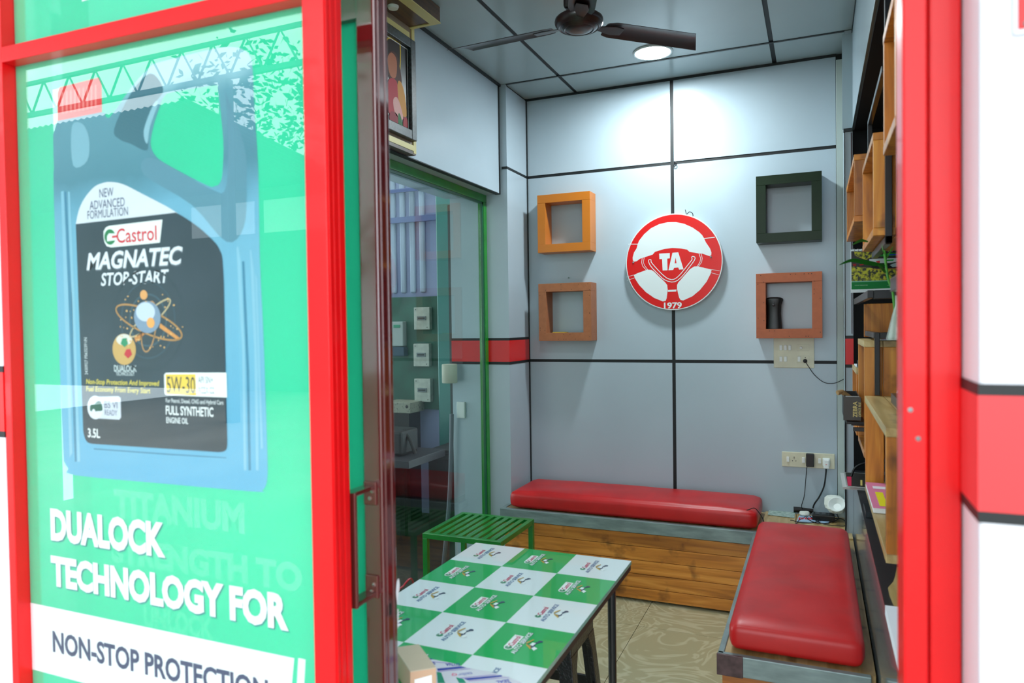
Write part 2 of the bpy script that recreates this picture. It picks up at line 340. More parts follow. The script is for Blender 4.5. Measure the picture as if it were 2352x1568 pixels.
# door frame right post + head
tr7 = struct('trim_7', MB().box(.1005, .1288, 1.035, 1.11, 0, 3.1), REDP, bevel=.003)
obj('frame', MB().box(.1305, .1655, 1.040, 1.11, 0, 3.1), REDP, tr7, bevel=.003)
obj('frame', MB().box(xm1, .1, 1.06, 1.11, 2.62, 2.7), REDP, tr7)
obj('fixing', MB().lathe([(0, -.0015), (.003, -.001), (.003, 0)], aty(2091, 941, 1.034), 12, (0, 1, 0)), STEEL, tr7)
obj('fixing', MB().lathe([(0, -.0015), (.003, -.001), (.003, 0)], aty(2109, 1007, 1.034), 12, (0, 1, 0)), STEEL, tr7)
struct('trim_8', MB().box(-2.1, .7, 1.06, 1.13, 2.72, 3.2), WHITE)
# ================================================================ POSTER ON THE LEFT PANEL
YP = 1.0295
GRN = '#46F8C8'
po = tag(obj('poster', MB().box(xl1, xm0, YP, YP+.0006, .12, zr0+.01), flat(GRN, .57)), 'tall green engine oil poster with blue jug filling the red framed shop panel', 'poster')
LN = [0]
def layer(name, mb, h, par=None, see=0.):
    return obj(name, mb, flat(h, see), par or po)
def yl(k): return YP-.00025*k
# jug body
def pp(pts, k, n=0, sc=1., ou=0, ov=0):
    if n: pts = sp2(pts, n)
    return ypoly(MB(), pts, yl(k), sc, ou, ov)
outer = [(132, 277), (124, 383), (123, 421), (128, 600), (136, 806), (145, 1036), (149, 1062), (157, 1076), (172, 1091), (383, 1111), (589, 1129), (602, 1126), (610, 1116), (614, 1096), (614, 1036), (605, 768), (597, 600), (593, 383), (585.5, 268), (580, 155), (574, 130), (562, 116), (543, 109), (509, 109), (440, 124), (363.6, 143.5), (348, 150), (337, 161), (306, 195), (256, 264), (248, 270), (241, 266), (235, 258)]
hole = [(379, 220), (398, 212), (490, 197), (499.5, 203), (505, 245), (513, 325), (511, 395), (505, 420), (494, 427), (474.5, 425), (383, 377), (356, 356), (346, 333), (348, 310), (354, 283), (367, 245)]
# bridge hole into outer outline so that the hole is a real gap showing the green
bi = 24
ringpoly = outer[:bi+1]+[outer[bi]]
def with_hole(o, h):
    best = min(((i, j) for i in range(len(o)) for j in range(len(h))), key=lambda t: (o[t[0]][0]-h[t[1]][0])**2+(o[t[0]][1]-h[t[1]][1])**2)
    i, j = best; hh = h[j:]+h[:j+1]
    return o[:i+1]+hh[::1]+o[i:]
import mathutils.geometry as mg
def tess(o, h, k):
    P = [[aty(u, v, yl(k)) for u, v in o], [aty(u, v, yl(k)) for u, v in h]]
    Q = [[Vector((p.x, p.z, 0)) for p in L] for L in P]; allp = P[0]+P[1]
    return MB().add(allp, [tuple(t) for t in mg.tessellate_polygon(Q)])
def grad(name, stops, lo, hi):      # a printed colour ramp running up the poster
    m = pm(name, '#000000', .55, spec=.25); n = m.node_tree; p = n.nodes['Principled BSDF']; t = n.nodes.new('ShaderNodeTexCoord'); s_ = n.nodes.new('ShaderNodeSeparateXYZ'); n.links.new(t.outputs['Object'], s_.inputs[0])
    mr = n.nodes.new('ShaderNodeMapRange'); mr.inputs[1].default_value = lo; mr.inputs[2].default_value = hi; n.links.new(s_.outputs['Z'], mr.inputs[0])
    nz = n.nodes.new('ShaderNodeTexNoise'); nz.inputs['Scale'].default_value = 9; n.links.new(t.outputs['Object'], nz.inputs[0])
    ad = n.nodes.new('ShaderNodeMath'); ad.operation = 'MULTIPLY_ADD'; n.links.new(nz.outputs[0], ad.inputs[0]); ad.inputs[1].default_value = .12; n.links.new(mr.outputs[0], ad.inputs[2])
    r = n.nodes.new('ShaderNodeValToRGB'); n.links.new(ad.outputs[0], r.inputs[0]); e = r.color_ramp.elements
    e[0].position = stops[0][0]; e[0].color = lin(stops[0][1]); e[1].position = stops[-1][0]; e[1].color = lin(stops[-1][1])
    for q, c in stops[1:-1]: x = e.new(q); x.color = lin(c)
    n.links.new(r.outputs[0], p.inputs['Base Color']); return m
zb_, zt_ = aty(300, 1110, YP).z-po.location.z, aty(300, 130, YP).z-po.location.z
JUG = grad('printed_jug_blue', [(0.05, '#5CA6CC'), (.45, '#72B0CC'), (.70, '#6EAAC6'), (.79, '#4E8698'), (.95, '#6098AA'), (1.08, '#98C4D2')], zb_, zt_)
ob = sp2(outer, 3); hb = sp2(hole, 4)
obj('printed_jug', tess(ob, hb, 1), JUG, po)
# darker shading shapes of the print
layer('printed_jug_shade', pp([(262, 296), (300, 215), (345, 168), (375, 205), (356, 240), (340, 300), (338, 345), (300, 330), (275, 320)], 2, 4), '#3A6E7E')
layer('printed_jug_shade', pp([(350, 362), (480, 432), (520, 425), (522, 250), (512, 200), (560, 330), (566, 420), (560, 520), (520, 555), (440, 470), (330, 400)], 2, 4), '#5C8EA2')
layer('printed_jug_highlight', pp([(330, 300), (352, 240), (364, 235), (345, 290), (338, 330)], 3, 4), '#8FBACB')
layer('printed_jug_highlight', pp([(165, 290), (190, 285), (205, 320), (200, 370), (168, 380)], 3, 4), '#7FAFC2')
for pts in ([(140, 440), (146, 438), (156, 660), (166, 1040), (160, 1050), (148, 700)], [(156, 440), (160, 440), (172, 700), (184, 1060), (178, 1060), (165, 700)], [(543, 570), (547, 565), (553, 600), (562, 800), (566, 1080), (560, 1080), (556, 800)], [(574, 575), (577, 573), (583, 620), (592, 850), (594, 1080), (588, 1080), (584, 800)], [(586, 625), (590, 640), (604, 1030), (599, 1030)]):
    layer('printed_jug_highlight', pp(pts, 2), '#86BAD2')
for pts in ([(148, 440), (152, 440), (166, 700), (176, 1060), (172, 1060), (158, 700)], [(556, 600), (561, 600), (572, 850), (576, 1080), (571, 1080), (566, 850)]):
    layer('printed_jug_shade', pp(pts, 2), '#3C7F9F')
layer('printed_jug_shade', pp([(215, 1029), (380, 1041), (520, 1050), (520, 1052), (380, 1044), (216, 1032)], 2), '#3C7F9F')
# cap
layer('printed_cap', pp([(132, 277.5), (132, 214), (136, 201), (226, 178), (233, 195), (234, 257)], 2), '#E0352E')
for i in range(9):
    x = 142+i*9.5; layer('printed_cap_ridge', pp([(x, 212-i*2.2), (x+3.4, 211-i*2.2), (x+3.4, 262-i*1.8), (x, 263-i*1.8)], 3), '#F0837C')
layer('printed_cap_ridge', pp([(133, 266), (233, 245), (233, 248), (133, 269)], 3), '#B81F1C')
# white top of label, dark label
layer('printed_label_top', pp(sp2([(174, 515), (180, 486), (190, 462), (203, 443), (218, 428), (233, 421), (253, 417.5), (283, 423), (325, 444), (383, 474), (404, 487)], 3, False)+[(408, 489)], 3), '#D9DEEA')
lab = [(174, 514.5), (404, 488)]+sp2([(404, 488), (425, 500), (459, 524), (494, 557), (506, 577), (511, 596), (514, 650)], 3, False)+[(522, 1018)]+sp2([(522, 1018), (520, 1031), (513, 1036.5), (501, 1038)], 3, False)+[(214, 1019)]+sp2([(214, 1019), (202, 1016), (195, 1006), (191, 990)], 3, False)
LAB = pm('printed_label_dark', '#0E2A33', .5, spec=.3, see=.14, noise=(5, .5, .2, .8), dark='#2E3E4C')
obj('printed_label', pp(lab, 4), LAB, po)
for r0, r1, c in ((150, 132, '#1E3540'), (112, 96, '#2A4350'), (76, 62, '#34505E')):
    ringm = MB(); n = 40
    pts = [(340+r0*.55*math.cos(t), 735+r0*.78*math.sin(t)) for t in [2*math.pi*k/n for k in range(n)]]
    ringm.line([aty(u, v, yl(5)) for u, v in pts], .004, (0, 1, 0), True); layer('printed_swirl', ringm, c)
# castrol logo
layer('printed_logo_field', pp([(238, 545), (238, 531), (243, 522), (251, 518.5), (373, 504), (367, 557), (255, 568), (245, 565), (240, 556)], 5), '#EDF3F4')
def disc(mb, u, v, ru, rv, y): c = aty(u, v, y); return mb.ell(c, aty(u+ru, v, y)-c, Vector((0, 0, (aty(u, v-rv, y)-c).z)))
layer('printed_logo_roundel', disc(MB(), 252.5, 544, 13, 18, yl(6)), '#0F7A45')
layer('printed_logo_roundel', pp([(246, 542), (250, 536), (268, 536), (268, 551), (246, 554), (246, 548)], 7), '#EDF3F4')
layer('printed_logo_roundel', pp([(257, 541.5), (269, 540), (269, 545), (257, 546.5)], 8), '#D3243A')
layer('printed_lettering', ytext(MB(), 'Castrol', (268, 559), (268, 525), (360, 550), yl(6), .012), '#D3243A')
layer('printed_lettering', ytext(MB(), 'NEW', (228.5, 454), (228, 434), (260.5, 450), yl(4)), '#3A4468')
layer('printed_lettering', ytext(MB(), 'ADVANCED', (206, 482), (206, 462), (286.5, 470), yl(4)), '#3A4468')
layer('printed_lettering', ytext(MB(), 'FORMULATION', (201, 503.5), (201, 484.5), (294, 492), yl(4)), '#3A4468')
layer('printed_lettering_shadow', ytext(MB(), 'MAGNATEC', (200, 624), (200, 584), (421, 600), yl(5), .035, .22), '#5C6570')
layer('printed_lettering', ytext(MB(), 'MAGNATEC', (199, 621), (199, 581), (420, 600), yl(6), .03, .22), '#E6EBF6')
layer('printed_lettering', ytext(MB(), 'STOP-START', (232, 657), (232, 627), (388, 640), yl(5), .022, .18), '#E6EBF6')
layer('printed_lettering', ytext(MB(), 'Non-Stop Protection And Improved', (198, 885), (198, 870), (365.5, 880), yl(5), .012, .12), '#E8D24A')
layer('printed_lettering', ytext(MB(), 'Fuel Economy From Every Start', (198, 902), (198, 886), (345.5, 893), yl(5), .012, .12), '#E8D24A')
layer('printed_grade_box', pp([(377, 866), (377, 860), (381, 856), (386, 855.5), (520, 855.5), (521.6, 912.5), (383, 907.6), (378, 904)], 5), '#F0F4F6')
layer('printed_grade_box', pp([(380, 859.5), (449, 859), (450.5, 907.3), (382, 904.5)], 6), '#EDC84A')
layer('printed_lettering', ytext(MB(), '5W-30', (383.5, 901.5), (383.5, 864), (448, 880), yl(7)), '#22303A')
layer('printed_lettering', ytext(MB(), 'API SN+', (455, 879.5), (455, 864), (489, 870), yl(6)), '#6A7688')
layer('printed_lettering', ytext(MB(), 'ACEA C2', (455, 903), (455, 888), (492, 895), yl(6)), '#6A7688')
layer('printed_lettering', ytext(MB(), 'For Petrol, Diesel, CNG and Hybrid Cars', (381, 927), (381, 914.5), (513, 922), yl(5), .008), '#E6EBF2')
layer('printed_lettering', ytext(MB(), 'FULL SYNTHETIC', (381, 952), (381, 931), (490, 945), yl(5), .02), '#F0F4FA')
layer('printed_lettering', ytext(MB(), 'ENGINE OIL', (382, 971), (382, 957.5), (432, 965), yl(5), .015), '#E6EBF2')
layer('printed_badge', pp([(214, 911), (272, 909.5), (277, 914), (278, 958), (274, 963.5), (214, 960)], 5), '#CDD2E2')
layer('printed_badge', disc(MB(), 219, 935.5, 18.5, 27, yl(6)), '#DDE2EF')
layer('printed_car', pp(sp2([(208, 930), (217, 928), (222, 922), (230, 921), (234, 930), (235, 942), (224, 944), (208, 944)], 3), 7), '#155A4C')
layer('printed_car', disc(MB(), 215, 944, 3.5, 5, yl(8)), '#DDE2EF')
layer('printed_lettering', ytext(MB(), 'BS VI', (240, 936.5), (240, 921), (269.5, 930), yl(6)), '#4A5478')
layer('printed_lettering', ytext(MB(), 'READY', (240.5, 953), (240.5, 940.5), (269, 946), yl(6)), '#4A5478')
layer('printed_lettering', ytext(MB(), '3.5L', (202, 1004), (202, 983), (229.5, 993), yl(5), .02), '#F0F4FA')
a_ = aty(202, 860, yl(5)); b_ = aty(202, 775, yl(5)); c_ = aty(195, 860, yl(5))
layer('printed_lettering', text(MB(), '3430927 P0632391IN', (a_.x, yl(5), a_.z), (0, 0, 1), (-1, 0, 0), b_.z-a_.z, a_.x-c_.x), '#D5DCE2')
# atom with orbit rings
def orbit(u, v, a, b, rot, wd, col, k):
    mb = MB(); pts = []
    for i in range(40):
        t = 2*math.pi*i/40; x = a*math.cos(t); y = b*math.sin(t); pts.append(aty(u+x*math.cos(rot)-y*math.sin(rot), v+x*math.sin(rot)+y*math.cos(rot), yl(k)))
    mb.line(pts, wd, (0, 1, 0), True); layer('printed_atom', mb, col)
orbit(342, 740, 82, 26, .42, .0035, '#B9874A', 6); orbit(345, 730, 62, 14, -.75, .003, '#C9B58E', 6); orbit(342, 750, 16, 58, .12, .003, '#B98A56', 6)
layer('printed_atom', disc(MB(), 338, 728, 31, 37, yl(7)), '#7E94AE')
layer('printed_atom', disc(MB(), 334, 716, 22, 22, yl(8)), '#C2CFE2')
layer('printed_atom', disc(MB(), 346, 741, 9, 12, yl(9)), '#E2A35A')
layer('printed_atom', disc(MB(), 330, 677, 8.5, 11, yl(7)), '#E0A260')
layer('printed_atom', disc(MB(), 285, 802, 27, 36, yl(7)), '#C9A15C')
layer('printed_atom', disc(MB(), 285, 780, 18, 13, yl(8)), '#D8D5CE')
layer('printed_atom', pp([(281, 777), (291, 776), (294, 790), (286, 797), (277, 789)], 9), '#2E8A62')
layer('printed_atom', pp([(290, 802), (299, 801), (303, 814), (294, 823), (285, 814)], 9), '#B8313A')
layer('printed_atom', pp([(308, 776), (336, 752), (340, 760), (312, 786)], 6), '#C8843E')
layer('printed_atom', pp([(368, 742), (412, 775), (408, 781), (366, 752)], 6), '#D8934A')
sp_ = MB()
for i in range(46):
    t = random.uniform(0, 6.28); r = random.uniform(.5, 1); disc(sp_, 342+80*r*math.cos(t), 740+75*r*math.sin(t), random.uniform(.8, 2.2), random.uniform(1, 2.6), yl(10))
layer('printed_sparks', sp_, '#D9B070')
layer('printed_lettering', ytext(MB(), 'DUALOCK', (262, 853), (262, 838), (314, 848), yl(5), .02), '#C9D3D8')
layer('printed_lettering', ytext(MB(), 'TECHNOLOGY', (266, 862), (266, 853), (309, 858), yl(5), .01), '#C9D3D8')
# headline
def head(s, bl, tl, rt, off):
    a = aty(*bl, yl(3))
    layer('printed_lettering_shadow', ytext(MB(), s, (bl[0]+2, bl[1]+3), (tl[0]+2, tl[1]+3), (rt[0]+2, rt[1]), yl(3), off), '#2E7F86')
    layer('printed_lettering', ytext(MB(), s, bl, tl, rt, yl(4), off), '#F4F8FB')
head('DUALOCK', (117, 1241), (117, 1166), (378, 1200), .05)
head('TECHNOLOGY FOR', (118, 1345), (118, 1274), (662, 1400), .05)
zt = aty(68, 1383, YP).z; zb2 = aty(70, 1535, YP).z; xe = aty(676, 1509, YP).x; xe2 = aty(667, 1568, YP).x
layer('printed_band', MB().poly([(xl1, yl(2), zb2), (xe2-.01, yl(2), zb2), (xe, yl(2), zt), (xl1, yl(2), zt)]), '#F1F3FA')
a = aty(687, 1568, YP); b = aty(702, 1514, YP)
layer('printed_band', MB().poly([(a.x-.016, yl(2), b.z-.18), (a.x+.0, yl(2), b.z-.18), (b.x, yl(2), b.z), (b.x-.016, yl(2), b.z)]), '#F1F3FA')
layer('printed_lettering', ytext(MB(), 'NON-STOP PROTECTION', (121.5, 1497), (121.5, 1447.5), (616, 1590), yl(4), .03), '#3A4468')
# transom poster above the rail
tp = tag(obj('transom_poster', MB().box(xl1, xm0, YP, YP+.0006, zr1+.002, 3.10), flat(GRN, .5)), 'green film on the glass above the red rail of the left panel', 'poster')
obj('printed_lettering', MB().poly([aty(188, 4, yl(3)), aty(238, -12, yl(3)), aty(238, -60, yl(3)), aty(188, -60, yl(3))]), flat('#E6EBF2'), tp)

# ================================================================ SLIDING DOOR (maroon)
YD = 1.13
xs0, xs1 = -.790, -.748
dr = struct('door_1', MB().box(xs0, xs1, YD, 1.175, .02, 2.6), MAROON, bevel=.003)
for a, b in ((1.139, 1.143), (1.160, 1.164)):
    obj('stile_rib', MB().box(xs1-.001, xs1+.0022, a, b, .02, 2.6), MAROON, dr, bevel=.001)
obj('stile_lip', MB().box(xs0-.006, xs0, YD+.012, 1.165, .02, 2.6), pm('maroon_dark', '#3A0C10', .3), dr)
obj('top_rail', MB().box(-1.56, xs0, YD+.002, 1.17, aty(808, 42, YD).z, aty(808, 42, YD).z+.07), MAROON, dr)
obj('stile', MB().box(-1.60, -1.56, YD, 1.17, .02, 2.6), MAROON, dr)
obj('bottom_rail', MB().box(-1.56, xs0, YD+.002, 1.17, .02, .12), MAROON, dr)
obj('pane', MB().box(-1.56, xs0, 1.148, 1.1495, .12, aty(808, 42, YD).z), GLASS, dr)
# chipped paint and lock hole
cp = MB(); ypoly(cp, sp2([(883, 1352), (890, 1350), (893, 1368), (889, 1385), (886, 1392), (884, 1408), (882, 1398), (879, 1376)], 2), YD-.0008)
ypoly(cp, [(884, 1418), (888, 1420), (888, 1462), (885, 1464)], YD-.0008)
cp.v = [(xs1+.0008, 1.13+(x+.79)*1.0, z) for x, y, z in cp.v]
obj('chipped_paint', cp, pm('bare_white', '#E8ECF2', .5), dr)
lk = aty(876, 1404, 1.15)
obj('lock_slot', MB().box(xs1-.001, xs1+.0012, 1.139, 1.151, aty(876, 1418, YD).z, aty(876, 1392, YD).z), BPL, dr)
# handle: two plates with screws and a flat D grip standing 6 cm proud
hz1, hz0 = aty(852, 1132, YD).z, aty(852, 1345, YD).z; hx = (xs0+xs1)/2-.006
HM = pm('handle_bronze', '#6A2A26', .16, coat=1., metal=.3)
_g = ray(803, 1238); yo = hx/(_g.x/_g.y); hd = MB()
for z, sg in ((hz1, 1), (hz0, -1)):
    hd.box(hx-.013, hx+.015, YD-.004, YD, z-.022, z+.022)
    hd.box(hx-.013, hx+.013, yo, YD-.003, z+sg*.012-.004, z+sg*.012+.004)
hd.box(hx-.017, hx+.017, yo-.005, yo+.002, hz0-.016, hz1+.016)
hnd = obj('handle', hd, HM, dr, bevel=.0018)
for z in (hz1, hz0):
    for k in (-.007, .007):
        obj('screw', MB().lathe([(0, -.0065), (.0032, -.0055), (.004, -.004)], (hx+.004+k*.4, YD, z+k-.002), 12, (0, 1, 0)), pm('screw_steel', '#C9B8B4', .2, metal=.8), hnd)
# door poster seen faintly through the first one
YQ = 1.146
dp = tag(obj('door_poster', MB().box(-1.56, xs0, YQ, YQ+.0006, .12, aty(808, 42, YD).z), flat('#1CBC90')), 'second green poster on the sliding door glass behind the front poster', 'poster')
def gl(s, bl, tl, rt, off, h='#F4FFFA', shear=0.): obj('printed_lettering', ytext(MB(), s, bl, tl, rt, YQ-.0004, off, shear), flat(h), dp)
obj('printed_label', ypoly(MB(), [(300, 500), (470, 500), (520, 560), (545, 640), (560, 1010), (300, 1000)], YQ-.0002), flat('#1B3A3C'), dp)
obj('printed_logo_field', ypoly(MB(), [(370, 505), (475, 490), (470, 530), (372, 545)], YQ-.0003), flat('#C9D3D8'), dp)
gl('Castrol', (383, 531), (383, 500), (462, 520), .02, '#8C1F33'); gl('EDGE', (380, 588), (380, 542), (510, 570), .03, '#7F9096', .2)
gl('5W-40', (478, 826), (478, 790), (545, 810), .01, '#A9713A')
gl('TITANIUM', (262, 1188), (262, 1122), (562, 1200), .05); gl('STRENGTH TO', (256, 1290), (256, 1230), (694, 1330), .05); gl('UNLOCK', (330, 1438), (330, 1388), (490, 1430), .04)
# ================================================================ INNER WINDOW to the workshop (left side)
XW = -1.845
zt_w, zb_w = 2.287, .02
iw = struct('window_2', MB().box(XW-.02, XW+.02, 1.2, 3.924, zt_w-.045, zt_w), GREENF, bevel=.002)
obj('frame', MB().box(XW-.02, XW+.02, 3.885, 3.924, zb_w, zt_w-.045), GREENF, iw, bevel=.002)
obj('frame', MB().box(XW-.02, XW+.02, 1.2, 3.885, 0, .05), GREENF, iw, bevel=.002)
obj('frame', MB().box(XW-.02, XW+.02, 1.2, 1.24, .05, zt_w-.045), GREENF, iw, bevel=.002)
obj('bead', MB().box(XW+.004, XW+.016, 3.868, 3.885, .05, zt_w-.045), pm('bead_dark', '#0E5A3A', .3), iw)
obj('bead', MB().box(XW+.004, XW+.016, 1.24, 3.885, zt_w-.058, zt_w-.045), MC['bead_dark'], iw)
obj('pane', MB().box(XW-.001, XW+.001, 1.24, 3.87, .05, zt_w-.05), GLASSL, iw)
# ================================================================ BENCHES
YB = 3.803; XB = -.296; ZB = .44
b1 = thing('corner_bench', 'L-shaped pine plank bench with galvanised steel edging along back and right walls', 'bench', (-.7, 4.0, 0))
yq0, yq1 = YB+.006, YB+.026
hs = [.0, .075, .15, .225, .30, .371]
for i in range(5):
    obj('plank', MB().box(-1.685, -.275, yq0+random.uniform(0, .0015), yq1, hs[i]+.0012+(.012 if i == 0 else 0), hs[i+1]-.0012), WOODB, b1, bevel=.0015)
obj('steel_edge', MB().box(-1.71, XB+.012, YB-.004, YB+.03, .374, ZB), STEEL, b1, bevel=.003)
obj('steel_edge', MB().box(-1.708, -1.685, YB+.03, 4.22, .40, ZB), STEEL, b1, bevel=.002)
obj('seat_board', MB().box(-1.685, .158, YB+.03, 4.238, .41, ZB-.004), WOODL, b1)
# right run
WOODX = wood('bench_pine_right', '#DA8A3A', '#C27426', '#96551A', 'x', 1.0, .0)
for i in range(5):
    obj('plank', MB().box(-.285, -.265, 2.375, YB-.006, hs[i]+.0012+(.012 if i == 0 else 0), hs[i+1]-.0012), WOODB, b1, bevel=.0015)
    obj('plank', MB().box(-.287, .155, 2.372, 2.392, hs[i]+.0012, hs[i+1]-.0012), WOODX, b1, bevel=.0015)
obj('steel_edge', MB().box(XB-.004, XB+.016, 2.362, YB-.005, .395, ZB), STEEL, b1, bevel=.003)
obj('steel_edge', MB().box(XB-.004, .145, 2.355, 2.378, .374, ZB), STEEL, b1, bevel=.003)
obj('corner_plate', MB().box(XB-.006, XB+.075, 2.352, 2.360, .372, ZB+.001), pm('rusty_steel', '#5E4A4C', .5, metal=.4, noise=(30, .5)), b1, bevel=.002)
obj('seat_board', MB().box(-.282, .158, 2.378, YB+.03, .41, ZB-.004), WOODL, b1)
obj('corner_board', MB().box(-.27, -.11, YB+.034, 4.234, ZB-.003, ZB+.004), WOODL, b1, bevel=.001)
obj('corner_board', MB().box(-.107, .157, YB+.034, 4.234, ZB-.003, ZB+.004), WOODL, b1, bevel=.001)
def cushion(name, x0, x1, y0, y1, z0, z1, label, r=.028, puff=.012):
    bm = bmesh.new(); bmesh.ops.create_cube(bm, size=1)
    bmesh.ops.subdivide_edges(bm, edges=bm.edges[:], cuts=23, use_grid_fill=True)
    c = Vector(((x0+x1)/2, (y0+y1)/2, (z0+z1)/2)); h = Vector(((x1-x0)/2, (y1-y0)/2, (z1-z0)/2))
    for v in bm.verts:
        q = Vector([math.copysign(abs(k*2)**.72 if abs(k*2) < 1 else 1, k) for k in v.co]); u = q.copy()
        p = Vector([q[i]*h[i] for i in range(3)]); inn = Vector([max(-h[i]+r, min(h[i]-r, p[i])) for i in range(3)]); d = p-inn
        if d.length > 1e-7: p = inn+d.normalized()*min(r, d.length if sum(abs(x) > 1e-6 for x in d) < 2 else r)
        m = (1-u.x**4)*(1-u.y**4)
        if u.z > .3: p.z += puff*m+.003*math.sin(p.x*19+p.y*13)*m+.0022*math.sin(p.x*7-p.y*23+1)*m
        if abs(u.z) < .95: p.x += math.copysign(.005*(1-u.z**2), u.x)*(abs(u.x) > .9); p.y += math.copysign(.005*(1-u.z**2), u.y)*(abs(u.y) > .9)
        v.co = p+Vector((0, 0, h.z))
    me = bpy.data.meshes.new(name); bm.to_mesh(me); bm.free()
    for p in me.polygons: p.use_smooth = True
    me.materials.append(LEATHER); o = bpy.data.objects.new(name, me); C.objects.link(o); o.location = (c.x, c.y, z0)
    return tag(o, label, 'cushion', 'red bench cushions')
cushion('seat_cushion', -1.655, -.288, 3.825, 4.205, ZB+.001, ZB+.10, 'long red leatherette seat cushion on the bench along the back wall')
cushion('seat_cushion', -.265, .126, 2.385, 3.70, ZB+.001, ZB+.095, 'red leatherette seat cushion on the right bench running towards the doorway')
# ================================================================ GREEN SLATTED STOOL
gs = thing('slatted_stool', 'square green metal stool with slatted top beside the inner window', 'stool', (-1.6, 3.33, 0))
gx0, gx1, gy0, gy1, gz = -1.822, -1.392, 3.10, 3.54, .472; t = .026
for a in (gx0, gx1-t):
    for b in (gy0, gy1-t): obj('leg', MB().box(a, a+t, b, b+t, 0, gz-t), GREENP, gs, bevel=.002)
for b in (gy0, gy1-t): obj('top_rail', MB().box(gx0, gx1, b, b+t, gz-t, gz), GREENP, gs, bevel=.002)
for a in (gx0, gx1-t): obj('top_rail', MB().box(a, a+t, gy0+t, gy1-t, gz-t, gz), GREENP, gs, bevel=.002)
ns = 8; gap = (gx1-gx0-2*t)/(ns+.6)
for i in range(ns):
    x = gx0+t+gap*(i+.55); obj('slat', MB().box(x, x+gap*.58, gy0+t, gy1-t, gz-.012, gz-.001), GREENP, gs, bevel=.001)
# ================================================================ CHECKERED TABLE
tx0, tx1, ty0, ty1, tz = -1.094, -.546, 1.215, 2.228, .75
tb = thing('checkered_table', 'glass topped table with green and white checkered logo print', 'table', ((tx0+tx1)/2, (ty0+ty1)/2, 0))
GT = pm('table_glass_edge', '#8FC8BE', .1, coat=.5)
top = obj('tabletop', MB().box(tx0, tx1, ty0, ty1, tz-.012, tz-.0008), GT, tb, bevel=.001)
obj('board', MB().box(tx0+.002, tx1-.002, ty0+.002, ty1-.002, tz-.030, tz-.0125), pm('table_board_edge', '#3E3028', .6), tb, bevel=.001)
TG = pm('table_print_green', '#0AAC58', .35, spec=.3, coat=1., crough=.02); TW = pm('table_print_white', '#DCECF0', .35, spec=.3, coat=1., crough=.02)
cw = (tx1-tx0)/3; rh = .1925
TCOL = ('#C4265E', '#0F8A5A', '#E4F2F4', '#5F7FA8', '#1C3A5C', '#E6F2F2', '#C8A53A')
def logo_mesh(green):
    m = [MB() for _ in range(7)]; Z = .0003; X = (0, 1, 0); Y = (-1, 0, 0)
    if green: m[5].poly([(-.018, -.030, Z), (-.018, .036, Z), (-.042, .038, Z), (-.042, -.030, Z), (-.038, -.040, Z), (-.030, -.0435, Z), (-.022, -.040, Z)])
    text(m[0], 'Castrol', (-.022, -.022, Z+.0003), X, Y, .053, .015, .02)
    m[1].ell((-.030, -.031, Z+.0002), (.0085, 0, 0), (0, .0085, 0), 16)
    m[5].poly([(-.036, -.033, Z+.0004), (-.034, -.036, Z+.0004), (-.034, -.0225, Z+.0004), (-.029, -.0225, Z+.0004), (-.029, -.030, Z+.0004), (-.031, -.033, Z+.0004)])
    text(m[2 if green else 3], 'AUTO SERVICE', (-.003, -.058, Z+.0003), X, Y, .118, .0125, .03)
    if green: text(m[4], 'AUTO SERVICE', (-.0015, -.0575, Z+.0001), X, Y, .118, .0125, .03)
    k = (.022, .002)          # small spanner and visor emblem
    def q(pts, z=Z+.0004): return [(k[0]-b, k[1]+a, z) for a, b in pts]
    m[4].poly(q([(-.020, -.006), (.004, -.002), (.016, -.009), (.020, -.004), (.012, .002), (-.006, .006), (-.022, 0)]))
    m[2].poly(q([(-.030, -.010), (-.016, -.014), (-.010, -.004), (-.020, .000)], Z+.0006)); m[2].poly(q([(-.008, .001), (.008, -.001), (.010, .008), (-.004, .010)], Z+.0006))
    m[4].ell((k[0]+.008, k[1]+.020, Z+.0007), (.006, 0, 0), (0, .005, 0), 12)
    m[4].line(q([(-.016, .002), (-.002, .018), (.022, .010)], Z+.0008), .0014, (0, 0, 1))
    m[6].poly(q([(-.026, .0), (-.012, .014), (-.004, .020), (-.006, .008), (-.014, .000)], Z+.0003)); m[6].poly(q([(-.002, .018), (.024, .009), (.025, .012), (.002, .022)], Z+.0009))
    al = MB(); mi = []
    for i, b in enumerate(m): al.add(b.v, b.f); mi += [i]*len(b.f)
    me = bpy.data.meshes.new('logo_print'); me.from_pydata(al.v, [], al.f)
    for i, p in enumerate(me.polygons): p.material_index = mi[i]
    for c in TCOL: me.materials.append(pm('table_print_'+c, c, .4, coat=.8, crough=.02))
    return me
LM = (logo_mesh(False), logo_mesh(True))
for r in range(6):
    for c in range(3):
        x0 = tx0+c*cw; x1 = x0+cw; y1 = ty1-.002-r*rh; y0 = max(y1-rh, ty0+.001)
        if y1-y0 < .01: continue
        green = (r+c) % 2 == 1
        obj('checker', MB().poly([(x0, y0, tz), (x1, y0, tz), (x1, y1, tz), (x0, y1, tz)]), TG if green else TW, top)
        if y1-y0 < .15: continue
        lo = bpy.data.objects.new('logo_print', LM[green]); C.objects.link(lo); lo.parent = top; lo.location = Vector(((x0+x1)/2, (y0+y1)/2, tz))-wloc(tb)
for x in (tx0+.035, tx1-.035):
    for y in (ty0+.06, 2.115): obj('leg', MB().tube([(x, y, 0), (x, y, tz-.03)], .0125, 12), BMETAL, tb, smooth=True)
for y in (ty0+.06, 2.115): obj('apron', MB().box(tx0+.035, tx1-.035, y-.01, y+.01, tz-.055, tz-.03), BMETAL, tb)
for x in (tx0+.035, tx1-.035): obj('apron', MB().box(x-.01, x+.01, ty0+.06, 2.115, tz-.055, tz-.03), BMETAL, tb)
